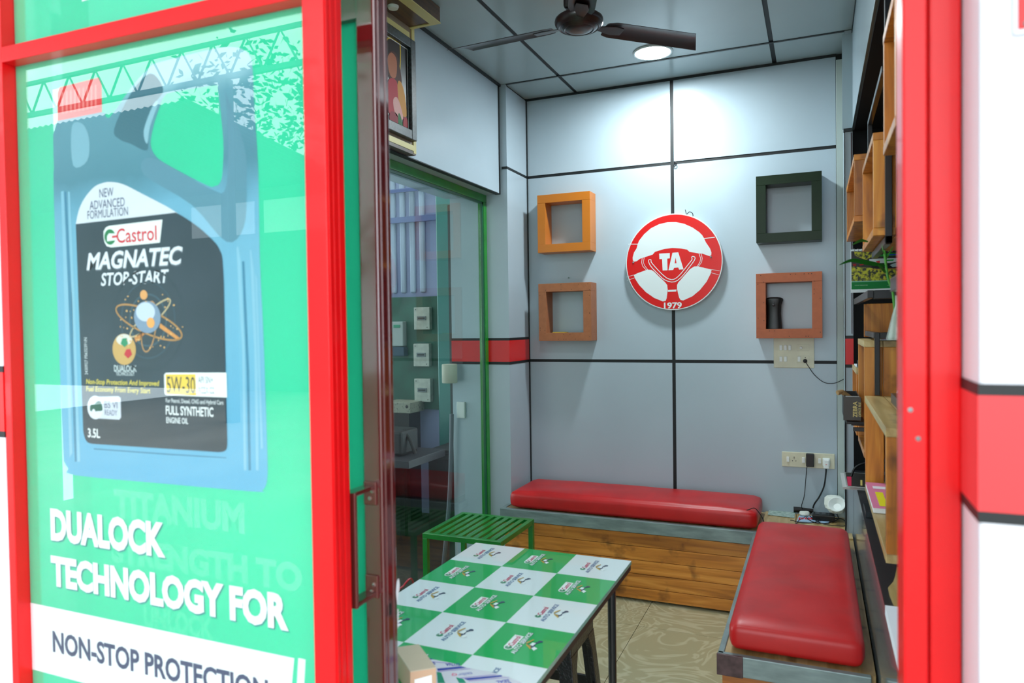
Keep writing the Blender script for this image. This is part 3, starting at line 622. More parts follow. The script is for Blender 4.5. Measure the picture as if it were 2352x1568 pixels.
# ================================================================ BLACK PLASTIC STOOL under the table
def plastic_stool(cx, cy, rot):
    st = thing('plastic_stool', 'black woven pattern plastic stool under the checkered table', 'stool', (cx, cy, 0))
    zs = .45; half0, half1 = .125, .165      # half width at seat, at floor
    WV = pm('woven_black', '#17171C', .38, coat=.2, bump=(120, .8, .004))
    R = Matrix.Rotation(rot, 3, 'Z')
    def T(p): q = R@Vector(p); return (q.x+cx, q.y+cy, q.z)
    mb = MB().box(-half0-.012, half0+.012, -half0-.012, half0+.012, zs-.02, zs); mb.v = [T(v) for v in mb.v]; obj('seat', mb, WV, st, bevel=.008)
    mb = MB().box(-half0-.004, half0+.004, -half0-.004, half0+.004, zs-.07, zs-.02); mb.v = [T(v) for v in mb.v]; obj('skirt', mb, WV, st, bevel=.004)
    for sx in (-1, 1):
        for sy in (-1, 1):
            vs = []
            for z in (zs-.06, zs-.12, .2, 0.0):
                h = half0+(half1-half0)*(1-z/zs); wd = .075 if z > zs-.1 else (.05 if z > .1 else .042); th = .02
                vs.append([(sx*h, sy*h, z), (sx*(h-wd), sy*h, z), (sx*(h-wd), sy*(h-th), z), (sx*(h-th), sy*(h-th), z), (sx*(h-th), sy*(h-wd), z), (sx*h, sy*(h-wd), z)])
            m_ = MB(); n = 6; m_.add([T(p) for r in vs for p in r], [(i*n+k, i*n+(k+1) % n, (i+1)*n+(k+1) % n, (i+1)*n+k) for i in range(3) for k in range(n)]+[tuple(range(n)), tuple(range(4*n-1, 3*n-1, -1))])
            obj('leg', m_, WV, st, bevel=.003)
    h = half0+(half1-half0)*.58
    for a in (0, 1, 2, 3):
        mb = MB().box(-h+.03, h-.03, h-.016, h-.004, .165, .205); Q = Matrix.Rotation(a*math.pi/2, 3, 'Z'); mb.v = [T(Q@Vector(v)) for v in mb.v]; obj('stretcher', mb, WV, st, bevel=.003)
plastic_stool(-.890, 2.385, 0)
# ================================================================ CARDBOARD BOX, TAPE WRAP on table
KR = pm('kraft_board', '#B8AE98', .7, noise=(12, .06)); KF = pm('kraft_board_front', '#C9A488', .7)
zbx = .807
pA, pB, pC = atz(1002, 1532, zbx), atz(942, 1541, zbx), atz(905, 1485, zbx)
pC = pB+(pC-pB).normalized()*.12; pD = pA+(pC-pB)
kb = thing('cardboard_box', 'small closed cardboard box on the near corner of the checkered table', 'box', (pB.x, pB.y, tz+.001))
obj('carton', MB().prism([(p.x, p.y, tz+.002) for p in (pA, pB, pC, pD)], (0, 0, zbx-tz-.004)), KF, kb, bevel=.001)
obj('lid', MB().prism([(p.x, p.y, zbx-.0025) for p in (pA, pB, pC, pD)], (0, 0, .0025)), KR, kb, bevel=.0008)
n_ = (pA-pB).cross(Vector((0, 0, 1))).normalized()
n_ = n_ if n_.y < 0 else -n_
u_ = (pA-pB).normalized(); L_ = (pA-pB).length
obj('sticker', MB().poly([Vector((p.x, p.y, z))+n_*.0006 for p, z in ((pB+u_*L_*.16, zbx-.045), (pB+u_*L_*.82, zbx-.045), (pB+u_*L_*.82, zbx-.014), (pB+u_*L_*.16, zbx-.018))]), flat('#EEF2F4'), kb)
zw = tz+.0016
def zl(pts, z): return [atz(900+u/6.533, 1400+v/6.533, z) for u, v in pts]
wrp = tag(obj('printed_wrap', MB().prism(zl([(340, 670), (560, 735), (900, 800), (1120, 870), (1500, 940), (1700, 1000), (1920, 1080), (2150, 1250), (1700, 1400), (1000, 1400), (560, 1300), (420, 1000), (300, 760)], zw), (0, 0, .0006)), pm('clear_wrap_white', '#DDE3EE', .15, coat=.6, see=.12)), 'crumpled clear plastic wrap with blue stripes and printed lettering on the table', 'packaging')
zw += .0010
for pts in ([(420, 720), (520, 720), (640, 740), (470, 752)], [(680, 880), (1040, 848), (1120, 868), (690, 912)], [(1080, 1030), (1640, 980), (1660, 1000), (1140, 1054)]):
    obj('blue_stripe', MB().poly(zl(pts, zw)), flat('#2A3C9C'), wrp)
for pts in ([(500, 765), (900, 800), (905, 806), (505, 772)], [(690, 920), (1180, 878), (1182, 884), (692, 928)], [(1010, 1020), (1560, 968), (1562, 974), (1012, 1028)], [(1150, 1062), (1760, 1008), (1762, 1013), (1152, 1070)]):
    obj('violet_stripe', MB().poly(zl(pts, zw)), flat('#8E7CC8'), wrp)
for pts in ([(672, 930), (740, 940), (800, 1098), (690, 1098)], [(960, 1010), (1070, 1035), (1120, 1098), (1010, 1098)]):
    obj('green_patch', MB().poly(zl(pts, zw-.0002)), flat('#178A6A'), wrp)
def wtext(s, px0, px1, top, h):        # upside-down lettering: reads from right to left in the photograph
    a = zl([px0], zw)[0]; b = zl([px1], zw)[0]; c = zl([top], zw)[0]; ax = (b-a); ay = (c-a)
    obj('lettering', text(MB(), s, a, ax.normalized(), ay.normalized(), ax.length, ay.length, .02), flat(h), wrp)
wtext('SEAL', (1755, 1038), (1560, 1066), (1768, 1078), '#4A55B0'); wtext('DYNA', (1785, 1082), (1590, 1110), (1800, 1128), '#4A55B0')
wtext('DYNA', (1010, 800), (800, 800), (1020, 842), '#3A46A0'); wtext('SEAL', (645, 782), (470, 790), (660, 818), '#3A46A0')
wtext('taibr', (1205, 930), (985, 955), (1220, 970), '#8A93C0'); wtext('Q', (972, 945), (890, 955), (985, 985), '#D8668E')
# red wire loop behind table
tag(obj('red_wire', MB().tube(smoothpts([(-1.30, 2.02, .005), (-1.22, 2.0, .30), (-1.16, 1.92, .60), (-1.13, 1.86, .735), (-1.125, 1.80, .74), (-1.13, 1.74, .70), (-1.2, 1.70, .4), (-1.28, 1.66, .005)], 5, False), .003, 6), pm('red_cable', '#B01020', .3)), 'thin red wire looping up behind the left edge of the checkered table', 'wire')
# ================================================================ WALL FRAMES
def wall_frame(x0, x1, z0, z1, mat, label, y0=4.13, bw=.05, side=None):
    fr = thing('wall_cube_shelf', label, 'shelf', ((x0+x1)/2, 4.24, z0), 'square box shelves on the back wall')
    y1 = D-.0015
    obj('top_board', MB().box(x0, x1, y0, y1, z1-bw, z1), mat, fr, bevel=.001); obj('bottom_board', MB().box(x0, x1, y0, y1, z0, z0+bw), mat, fr, bevel=.001)
    obj('side_board', MB().box(x0, x0+bw, y0+.0006, y1, z0+bw, z1-bw), mat, fr, bevel=.001)
    obj('side_board', MB().box(x1-bw, x1, y0+.0006, y1, z0+bw, z1-bw), mat, fr, bevel=.001)
    return fr
fo = wall_frame(-1.578, -1.242, 1.948, 2.300, pm('orange_paint', '#C8731A', .35, noise=(5, .08)), 'bright orange square box shelf, upper left on the back wall')
MDF = pm('reddish_mdf', '#A8663E', .5, noise=(40, .12)); 
fm = wall_frame(-1.578, -1.242, 1.407, 1.758, MDF, 'bare reddish brown square box shelf below the orange one')
fg = wall_frame(-.303, .026, 1.935, 2.296, pm('dark_green_paint', '#12260F', .35, spec=.25, noise=(6, .25)), 'dark green square box shelf, upper right on the back wall')
fn = wall_frame(-.306, .026, 1.416, 1.768, pm('terracotta_mdf', '#B05C36', .5, noise=(40, .1)), 'reddish brown square box shelf holding a black air freshener')
for f_, x0, x1, z0, z1 in ((fm, -1.578, -1.242, 1.407, 1.758), (fn, -.306, .026, 1.416, 1.768)):
    sc = MB()
    for i in range(22):
        s_ = i % 4; tt = random.uniform(.05, .95); e = random.choice((.01, .04))
        x, z = ((x0+(x1-x0)*tt, z0+e), (x0+(x1-x0)*tt, z1-e), (x0+e, z0+(z1-z0)*tt), (x1-e, z0+(z1-z0)*tt))[s_]; sc.ell((x, 4.1295, z), (.0022, 0, 0), (0, 0, .0022), 8)
    obj('screw_holes', sc, pm('screw_dark', '#2A1A12', .6), f_)
# air freshener
af = thing('air_freshener', 'black waisted air freshener dispenser standing in the lower right box shelf', 'dispenser', (-.235, 4.17, 1.467))
prof = [(0, .026), (.03, .0245), (.08, .0225), (.125, .024), (.150, .030), (.158, .0285), (.163, .022), (.166, .012)]
mb = MB(); n = 20; vs = []
for h_, r_ in prof:
    for k in range(n):
        a = 2*math.pi*k/n; cxx = math.copysign(abs(math.cos(a))**.6, math.cos(a)); cyy = math.copysign(abs(math.sin(a))**.6, math.sin(a)); vs.append((-.217+r_*1.62*cxx, 4.178+r_*cyy, 1.4672+h_*1.04))
mb.add(vs, [(i*n+k, i*n+(k+1) % n, (i+1)*n+(k+1) % n, (i+1)*n+k) for i in range(len(prof)-1) for k in range(n)]+[tuple(range(n)), tuple(range(len(vs)-1, len(vs)-n-1, -1))])
obj('body', mb, pm('black_matt', '#0C0B0C', .35), af, smooth=True)
obj('nozzle', MB().lathe([(0, -.004), (.004, -.003), (.006, 0), (.0075, .001)], (-.217, 4.1485, 1.596), 16, (0, 1, 0)), pm('nozzle_grey', '#3A3638', .4), af)
obj('sensor_window', MB().box(-.2215, -.2125, 4.147, 4.154, 1.606, 1.614), BPL, af, bevel=.001)
tag(obj('loose_card', MB().box(-1.50, -1.42, 4.16, 4.23, 1.4575, 1.461), flat('#C8B43A')), 'thin yellow card lying in the lower left box shelf', 'card')
# small screw and cable stubs on wall
def stub(label, u, v, pts):
    c = aty(u, v, D); return tag(obj('wire_stub', MB().tube(smoothpts([(c.x+a, D-b, c.z+e) for a, b, e in pts], 4, False), .0022, 6), CABLE), label, 'wire')
stub('small bare wire stub poking from the wall joint crossing above the sign', 1550, 375, [(0, -.002, 0), (.002, .012, .008), (.012, .016, -.002), (.008, .012, -.016), (-.004, .010, -.018), (.004, .008, .010)])
stub('tangled wire ends above the red and white steering wheel sign', 1586, 492, [(-.03, -.002, .03), (-.02, .014, .0), (-.004, .018, .012), (.012, .016, .004), (.016, .012, -.012), (.006, .010, -.014)])
tag(obj('wall_screw', MB().lathe([(0, -.010), (.005, -.009), (.005, -.007), (.002, -.006), (.002, .001)], aty(1307, 638, D), 10, (0, 1, 0)), STEEL), 'small screw in the wall above the lower left box shelf', 'screw')
# ================================================================ STEERING WHEEL SIGN
YS = 4.215
cs = aty(1546, 601.3, YS); RS = .5*(aty(1657.3, 601, YS).x-aty(1434.3, 601, YS).x)
sg = thing('round_sign', 'round red and white steering wheel sign with TA and 1979', 'sign', (cs.x, D, cs.z))
obj('disc', MB().lathe([(RS-.002, 0), (RS, .002), (RS, D-YS-.004), (RS-.002, D-YS-.002)], cs, 96, (0, 1, 0)), pm('sign_white', '#D9E2E2', .3), sg)
SR = pm('sign_red', '#D40A0C', .3); SW = pm('sign_white_print', '#D9E2E2', .35)
obj('red_print', MB().ell(cs+Vector((0, -.0004, 0)), (RS-.0065, 0, 0), (0, 0, RS-.0065), 96), SR, sg)
def sgp(pts, k): return [aty(1380+u/5.226, 440+v/5.226, YS-.0003*k-.0004) for u, v in pts]
topc = [(443, 630), (458, 590), (520, 510), (600, 440), (700, 390), (800, 367), (900, 365), (1000, 385), (1100, 430), (1180, 485), (1215, 520), (1240, 562), (1262, 610), (1310, 680), (1328, 730), (1325, 760), (1305, 773), (1280, 765), (1215, 742), (1180, 742), (1065, 722), (1035, 695), (960, 682), (860, 676), (760, 688), (650, 722), (622, 755), (500, 795), (470, 805), (430, 835), (402, 840), (385, 825), (382, 790), (398, 730), (430, 680)]
lc = [(395, 1000), (450, 975), (560, 935), (610, 940), (640, 960), (700, 1020), (770, 1085), (797, 1120), (803, 1180), (790, 1280), (778, 1310), (745, 1317), (640, 1275), (540, 1205), (460, 1120), (412, 1045)]
rc = [(915, 1120), (930, 1090), (1000, 1010), (1070, 930), (1120, 898), (1160, 895), (1330, 935), (1318, 985), (1270, 1080), (1190, 1180), (1100, 1255), (990, 1305), (958, 1300), (940, 1270), (915, 1170)]
wm = MB()
for P_ in (topc, lc, rc): wm.poly(sgp(P_, 1))
for P_, wd in (([(328, 630), (443, 630)], .0042), ([(1240, 562), (1368, 547)], .0042), ([(305, 1025), (395, 1000)], .002), ([(315, 1065), (410, 1033)], .002), ([(1330, 935), (1428, 950)], .002), ([(1320, 972), (1417, 998)], .002),
               ([(497, 795), (490, 850), (503, 895), (548, 942)], .003), ([(520, 790), (512, 850), (525, 885), (562, 935)], .0025), ([(1178, 742), (1198, 800), (1190, 845), (1158, 895)], .003), ([(1204, 742), (1218, 800), (1208, 850), (1172, 897)], .0025)):
    wm.line(sgp(P_, 2), wd, (0, 1, 0))
us = [(603, 818), (575, 820), (580, 860), (620, 920), (700, 1000), (760, 1055), (850, 1085), (920, 1065), (990, 1000), (1060, 910), (1125, 820), (1128, 785), (1100, 777), (1090, 790), (1095, 815), (1040, 885), (960, 985), (900, 1040), (850, 1055), (790, 1035), (720, 975), (650, 900), (605, 845)]
wm.line(sgp(sp2(us, 2), 2), .0042, (0, 1, 0), True)
wm.poly(sgp([(806, 1180), (908, 1174), (905, 1198), (804, 1203)], 2))
wm.poly(sgp([(700, 743), (828, 737), (828, 800), (798, 803), (801, 943), (742, 946), (735, 808), (703, 810)], 2))
wm.poly(sgp([(860, 733), (930, 728), (993, 932), (940, 936), (930, 910), (880, 914), (868, 940), (812, 943)], 2))
a_ = sgp([(758, 1405), (972, 1400), (758, 1330)], 2); wm_t = text(wm, '1979', a_[0], (a_[1]-a_[0]).normalized(), (0, 0, 1), (a_[1]-a_[0]).length, a_[2].z-a_[0].z, .03)
obj('white_print', wm, SW, sg)
obj('red_print', MB().poly(sgp([(897, 790), (909, 858), (886, 860)], 3)), SR, sg)
for u, v in ((390, 850), (1320, 783)): obj('bolt', MB().lathe([(0, -.005), (.004, -.004), (.0055, 0), (.0055, .001)], sgp([(u, v)], 3)[0], 14, (0, 1, 0)), STEEL, sg, smooth=True)
# ================================================================ FAN
def fan():
    cx, cy, cz = -.857, 2.729, 2.668
    fn_ = thing('ceiling_fan', 'dark brown ceiling fan with three blades and round ribbed motor', 'fan', (cx, cy, ZC))
    FM = pm('fan_brown', '#240D0E', .38, coat=.25, noise=(10, .3)); 
    obj('motor', MB().lathe([(0, -.034), (.030, -.033), (.048, -.030), (.054, -.026), (.058, -.0285), (.066, -.026), (.074, -.019), (.079, -.021), (.087, -.014), (.094, -.006), (.096, .004), (.094, .014), (.084, .022), (.05, .028), (.024, .034), (.022, .045)], (cx, cy, cz+.022), 48), FM, fn_, smooth=True)
    obj('canopy', MB().box(cx-.052, cx+.052, cy-.045, cy+.045, cz+.072, cz+.16), pm('fan_bracket', '#1E0E10', .5), fn_, bevel=.012)
    obj('downrod', MB().lathe([(.012, .0), (.012, ZC-cz-.03)], (cx, cy, cz+.02), 16), FM, fn_, smooth=True)
    obj('ceiling_cup', MB().lathe([(.02, -.085), (.058, -.02), (.06, -.002)], (cx, cy, ZC), 32), FM, fn_, smooth=True)
    for k, ang in enumerate((177, 43, 291)):
        R = Matrix.Rotation(math.radians(ang), 3, 'Z'); c0 = Vector((cx, cy, cz+.012)); tilt = math.radians(-11)
        def P(r, s, z=0):
            return c0+R@Vector((r, s*math.cos(tilt), s*math.sin(tilt)+z-.0))
        ra, rb = .115, .540; vs = []; fs = []; NX, NY = 14, 6
        for i in range(NX+1):
            tt = i/NX; r = ra+(rb-ra)*tt
            w0 = .050+.004*tt; 
            for j in range(NY+1):
                q = j/NY*2-1; rr_ = r+(.035*q if i == NX else .035*q*tt**6)
                edge = 1 if 0 < i else .8
                vs.append(P(rr_, q*w0*edge, .010*(1-q*q)))
        top_ = len(vs); vs += [v+Vector((0, 0, -.0016)) for v in vs]
        W_ = NY+1
        for i in range(NX):
            for j in range(NY):
                a = i*W_+j; fs += [(a, a+1, a+W_+1, a+W_), (top_+a, top_+a+W_, top_+a+W_+1, top_+a+1)]
        bd = [j for j in range(W_)]+[i*W_+NY for i in range(1, NX+1)]+[NX*W_+j for j in range(NY-1, -1, -1)]+[i*W_ for i in range(NX-1, 0, -1)]
        for a, b in zip(bd, bd[1:]+bd[:1]): fs.append((a, b, b+top_, a+top_))
        bl = obj('blade', MB().add(vs, fs), FM, fn_, smooth=True)
        obj('blade_arm', MB().prism([P(.08, -.012, -.004), P(.08, .012, -.004), P(.15, .028, -.004), P(.19, .022, -.004), P(.19, -.022, -.004), P(.15, -.028, -.004)], (0, 0, .004)), FM, bl, bevel=.001)
fan()
# ================================================================ DOWNLIGHT
for lx, ly, lb in ((-.79, 3.80, 'round white recessed downlight glowing near the back wall'), (-.79, 1.75, 'unseen recessed downlight added near the doorway to brighten the room')):  # the doorway one is out of view, added for room brightness
    dl = thing('downlight', lb, 'light', (lx, ly, ZC))
    obj('rim', MB().lathe([(.104, 0), (.104, -.004), (.098, -.008), (.092, -.006), (.092, 0)], (lx, ly, ZC-.0005), 48), pm('lamp_rim', '#C9D6D8', .3), dl, smooth=True)
    obj('diffuser', MB().lathe([(0, -.0065), (.092, -.006)], (lx, ly, ZC-.0005), 48), emit('lamp_glow_%d' % (ly*100), '#E6F7FF', 14), dl)
# ================================================================ SWITCH PLATES, PLUGS, CORDS
def plate(x0, x1, z0, z1, label):
    p = thing('switch_plate', label, 'switch', ((x0+x1)/2, D, z0)); obj('cover', MB().box(x0, x1, D-.009, D-.0005, z0, z1), PLATE, p, bevel=.003); return p
A0, A1 = aty(1777, 780, D), aty(1870.5, 845, D)
p1 = plate(A0.x, A1.x, A1.z, A0.z+.012, 'large two-row switch plate below the lower right box shelf')
def PX(px, pz, y=D-.010): return aty(1700+px/3.135, 360+pz/3.135, y)
def rocker(p, u0, v0, u1, v1):
    a = PX(u0, v1); b = PX(u1, v0); mb = MB().box(a.x, b.x, D-.0135, D-.0085, a.z, b.z); obj('rocker', mb, WSW, p, bevel=.0018)
for u0, v0, u1, v1 in ((283, 1355, 304, 1393), (316, 1355, 337, 1393), (347, 1355, 367, 1393), (283, 1437, 304, 1475), (316, 1437, 337, 1475), (414, 1437, 435, 1475)): rocker(p1, u0, v0, u1, v1)
obj('dimmer_knob', MB().lathe([(0, -.008), (.006, -.0075), (.0075, -.005), (.0078, .001)], PX(438, 1375, D-.009), 20, (0, 1, 0)), WSW, p1, smooth=True)
obj('module_line', MB().line([PX(*q, D-.0098) for q in ((408, 1352), (498, 1352), (498, 1396), (408, 1396))], .0008, (0, 1, 0), True).line([PX(*q, D-.0098) for q in ((408, 1434), (498, 1434), (498, 1482), (408, 1482))], .0008, (0, 1, 0), True), pm('module_grey', '#A8A690', .5), p1)
obj('socket_hole', MB().ell(PX(469, 1446, D-.0097), (.0022, 0, 0), (0, 0, .0035), 10), BPL, p1)
pc = PX(468, 1470, D-.02)
bp_ = thing('black_plug', 'small black plug with cord sagging right from the large two-row switch plate', 'plug', pc)
obj('plug_body', MB().lathe([(.004, -.014), (.0075, -.012), (.0085, .004), (.011, .006), (.011, .0095)], pc, 20, (0, 1, 0)), BPL, bp_, smooth=True)
c1 = [pc+Vector((0, -.014, 0))]+[aty(u, v, D-.03) for u, v in ((1858, 843), (1872, 862), (1893, 878), (1915, 880), (1935, 872), (1955, 860))]+[Vector((.19, 3.9, 1.27))]
obj('cord', MB().tube(smoothpts(c1, 5, False), .0020, 6), CABLE, bp_, smooth=True)
B0, B1 = aty(1796, 1037, D), aty(1917.5, 1077, D); dx = B1.x-B0.x
mb = MB().box(B0.x, B1.x, D-.009, D-.0005, B1.z, B0.z+.003)
p2 = thing('switch_plate', 'long socket plate low on the back wall with two plugs', 'switch', ((B0.x+B1.x)/2, D, B1.z)); obj('cover', mb, PLATE, p2, bevel=.003)
def QX(px, pz, y=D-.010): return aty(1720+px/3.267, 760+pz/3.267, y)
for u0, v0, u1, v1 in ((283, 942, 303, 980), (399, 948, 423, 988), (520, 957, 543, 994)):
    a = QX(u0, v1); b = QX(u1, v0); obj('rocker', MB().box(a.x, b.x, D-.0135, D-.0085, a.z, b.z), WSW, p2, bevel=.0018)
for u, v, r_ in ((340, 946, .003), (328, 973, .0026), (353, 974, .0026), (340, 957, .002)): obj('socket_hole', MB().ell(QX(u, v, D-.0097), (r_, 0, 0), (0, 0, r_), 10), BPL, p2)
a, b = QX(430, 1010), QX(489, 917)
ad = thing('power_adaptor', 'black power adaptor with thin cord plugged into the long socket plate', 'plug', (a.x, D-.02, a.z)); obj('body', MB().box(a.x, b.x, D-.045, D-.0092, a.z, b.z), BPL, ad, bevel=.004)
a, b = QX(553, 1025), QX(609, 955)
wp = thing('white_plug', 'chunky white three pin plug with thick cord in the long socket plate', 'plug', (a.x, D-.01, a.z))
obj('body', MB().box(a.x, b.x, D-.030, D-.0092, a.z+.012, b.z+.001), WSW, wp, bevel=.004)
obj('body_nose', MB().box(a.x+.004, b.x-.004, D-.042, D-.028, a.z, b.z-.004), WSW, wp, bevel=.005)
obj('mark', MB().box((a.x+b.x)/2-.004, (a.x+b.x)/2+.004, D-.0424, D-.0418, (a.z+b.z)/2-.004, (a.z+b.z)/2-.0015), flat('#C8302A'), wp)
ZT = ZB+.006
cA = [aty(1857, 1068, D-.04)]+[aty(u, v, D-.045) for u, v in ((1853, 1075), (1850, 1110), (1847, 1140), (1841, 1162))]+[atz(1846, 1172, ZT+.012), atz(1852, 1184, ZT+.004), atz(1836, 1194, ZT+.004), atz(1828, 1203, ZT+.004)]
obj('cord', MB().tube(smoothpts(cA, 5, False), .0022, 6), CABLE, ad, smooth=True)
cB = [aty(1897, 1074, D-.03)]+[aty(u, v, D-.04) for u, v in ((1897, 1085), (1893, 1115), (1882, 1140), (1870, 1158))]+[atz(1868, 1172, ZT+.010), atz(1880, 1180, ZT+.005), atz(1900, 1182, ZT+.005)]
obj('cord', MB().tube(smoothpts(cB, 5, False), .0040, 8), CABLE, wp, smooth=True)
# corner clutter on the bench: coordinates in the zoomed crop (1740,1120, scale 9.8)
def K(u, v, z=ZT): return atz(1740+u/9.8, 1120+v/9.8, z)
def ktube(name, label, pts, r, cat='cable'): return tag(obj(name, MB().tube(smoothpts([K(u, v, ZT+z) for u, v, z in pts], 5, False), r, 6), CABLE, smooth=True), label, cat)
ktube('black_cable', 'tangled black cord loops lying over the blue magazine on the bench corner', [(740, 730, .004), (800, 735, .004), (950, 780, .006), (1200, 790, .008), (1400, 730, .01), (1400, 640, .01), (1250, 560, .012), (1120, 620, .008), (1130, 700, .006), (1300, 780, .006), (1500, 800, .006), (1700, 760, .006), (1820, 690, .008), (1780, 600, .012), (1650, 540, .02)], .0022)
ktube('black_cable', 'black cord running from the corner clutter under the right cushion edge', [(1180, 640, .006), (1300, 720, .008), (1420, 790, .008), (1560, 830, .006), (1750, 850, .004), (1950, 860, .004), (2000, 800, .006), (1900, 700, .008), (1700, 690, .008), (1450, 720, .006)], .0022)
tag(obj('black_cable', MB().tube(smoothpts([(-.335, 3.82, .545), (-.325, 3.80, .552), (-.30, 3.83, .556), (-.282, 3.85, .535), (-.262, 3.86, .50), (-.24, 3.84, ZT+.003), (-.22, 3.80, ZT+.003)], 5, False), .0022, 6), CABLE, smooth=True), 'black cord loop lying over the right end of the long cushion', 'cable')
mgz = thing('magazine', 'light blue magazine with upside-down red title under the cords', 'magazine', K(1270, 700))
mp_ = [K(930, 640), K(1680, 655), K(1600, 810), K(880, 765)]
obj('cover', MB().prism([(p.x, p.y, ZT) for p in mp_], (0, 0, .004)), flat('#9FBEDC'), mgz)
a = K(1660, 650, ZT+.0045); b = K(930, 645, ZT+.0045); c = K(1665, 735, ZT+.0045)
obj('lettering', text(MB(), 'Legend', a, (b-a).normalized(), (c-a).normalized(), (b-a).length, (c-a).length, .03), flat('#C8202C'), mgz)
ph = thing('printed_sheet', 'pale green and white printed sheet on the bench corner by the long cushion', 'paper', K(540, 560))
obj('sheet', MB().prism([(p.x, p.y, ZT) for p in (K(270, 450), K(860, 490), K(830, 680), K(230, 610))], (0, 0, .0015)), pm('sheet_print', '#C9D8D0', .4, noise=(45, .6, .4, .6), dark='#4E7A6C', stretch=(1, 4, 1)), ph)
pk = atz(1888, 1160, ZT)
ps = tag(obj('power_strip', MB().box(pk.x-.05, pk.x+.06, 4.10, 4.17, ZT, ZT+.035), BPL, bevel=.006), 'black power strip against the wall behind the cord tangle', 'power strip')
for i in range(3): obj('socket', MB().box(pk.x-.035+i*.032, pk.x-.015+i*.032, 4.115, 4.155, ZT+.0345, ZT+.0365), pm('strip_dark', '#2A2C30', .3), ps, bevel=.001)
q0 = K(1030, 560, ZT)
tag(obj('black_torch', MB().tube([(q0.x-.05, q0.y-.01, ZT+.017), (q0.x+.05, q0.y, ZT+.017)], .016, 12), BPL, smooth=True), 'black cylindrical charger lying in front of the crumpled paper', 'charger')
q1 = K(1500, 560, ZT)
tag(obj('charger_block', MB().box(q1.x-.03, q1.x+.025, q1.y-.02, q1.y+.03, ZT, ZT+.045), BPL, bevel=.006), 'black charger block in the middle of the cord tangle', 'charger')
def crumple(name, label, c, r, mat, seed, flatten=.7):
    rg = random.Random(seed); bm = bmesh.new(); bmesh.ops.create_icosphere(bm, subdivisions=3, radius=1)
    dirs = [Vector([rg.gauss(0, 1) for _ in range(3)]).normalized() for _ in range(26)]
    for v in bm.verts:
        d = v.co.normalized(); k = min(1.15, min(1/(max(.05, d.dot(q))) if d.dot(q) > .5 else 2 for q in dirs)*.86); v.co = d*r*k; v.co.z = max(v.co.z*flatten, -r*flatten*.7)+r*flatten*.7
    me = bpy.data.meshes.new(name); bm.to_mesh(me); bm.free(); me.materials.append(mat); o = bpy.data.objects.new(name, me); C.objects.link(o); o.location = c; return tag(o, label, 'paper')
PAP = pm('tissue_white', '#DADFD6', .7, bump=(60, .4)); 
q2 = K(1085, 490, ZT); crumple('crumpled_paper', 'crumpled white paper beside the black cylindrical charger', (q2.x-.005, min(q2.y, 4.19), ZT), .030, PAP, 3, .55)
crumple('crumpled_plastic', 'crumpled white plastic stuffed behind the white bowl in the corner', (.088, 4.165, ZT+.045), .058, PAP, 5, .95)
# white bowl tilted towards the viewer
bw_ = thing('white_bowl', 'white disposable bowl tipped on its side in the bench corner', 'bowl', (.075, 4.08, ZT+.06))
bx = Vector((-.15, -.72, .66)).normalized(); bc = aty(1922, 1159, 4.075)
bo = obj('bowl', MB().lathe([(0, -.022), (.020, -.022), (.030, -.009), (.038, .003), (.042, .005), (.039, .006), (.028, -.006), (.018, -.018), (0, -.018)], bc, 40, bx), WSW, bw_, smooth=True)
# ================================================================ RIGHT NICHE: crates, frames and contents
XC = .150
def crate(y0, y1, z0, z1, label, x0=XC, depth=.24, t=.022, wd=.06):
    c = thing('wooden_crate', label, 'crate', (x0+depth/2, (y0+y1)/2, z0), 'open pine crates in the right wall shelving')
    n = int(round(depth/wd))
    for i in range(n):
        a, b = x0+i*wd+.0008, x0+(i+1)*wd-.0008; j = random.uniform(-.0015, .0015)
        obj('plank', MB().box(a, b, y0+j, y1+j, z1-t, z1), WOODL if z1 < 1.5 else WOODY, c, bevel=.0015)
        obj('plank', MB().box(a, b, y0-j, y1-j, z0, z0+t), WOODL if z1 < 1.3 else WOODY, c, bevel=.0015)
        obj('plank', MB().box(a+.001, b-.001, y0, y0+t, z0+t, z1-t), WOODY, c, bevel=.0015)
        obj('plank', MB().box(a+.001, b-.001, y1-t, y1, z0+t, z1-t), WOODY, c, bevel=.0015)
    return c
crate(1.69, 1.985, 1.905, 2.195, 'highest and nearest pine crate of the right wall shelving')
crate(2.33, 2.86, 1.748, 2.045, 'upper middle pine crate with open side, left of the black post')
crate(2.97, 3.70, 1.872, 2.122, 'farthest upper pine crate next to the corner pillar', x0=.128)
crate(1.935, 2.76, .915, 1.243, 'large lower pine crate holding the pink booklet')
crate(2.76+.03, 3.20, 1.02, 1.432, 'tall middle pine crate standing behind the black post')
crate(3.34, 3.72, 1.02, 1.300, 'small dark pine crate behind the black office file box')
g7 = tag(obj('wooden_board', MB().box(.178, .33, 3.28, 3.30, 1.436, 1.572), WOODY, bevel=.002), 'upright pine board standing on top of the tall middle crate', 'board')
fr = thing('metal_shelf_frame', 'black square tube frame that carries the pine crates in the right wall recess', 'shelf frame', (.2, 2.6, .763))
def bar(nm, *a): return obj(nm, MB().box(*a), BMETAL, fr, bevel=.0015)
bar('post', .180, .198, 2.302, 2.322, .764, 2.20) if False else None
bar('post', .180, .198, 2.302, 2.322, 1.722, 2.434)
bar('bar', .180, .198, 2.302, 2.86, 1.722, 1.744)
bar('post', .182, .198, 2.70+.055, 2.72+.055, 1.245, 1.462)
bar('bar', .180, .198, 2.775, 3.26, 1.442, 1.462)
bar('bar', .198, .50, 2.76, 2.775, 1.44, 1.462)
bar('bar', .198, .222, 1.95, 2.36, 1.262, 1.290)
bar('bar', .180, .196, 2.42, 3.05, 2.244, 2.262)
bar('post', .180, .196, 3.05, 3.066, 2.13, 2.262)
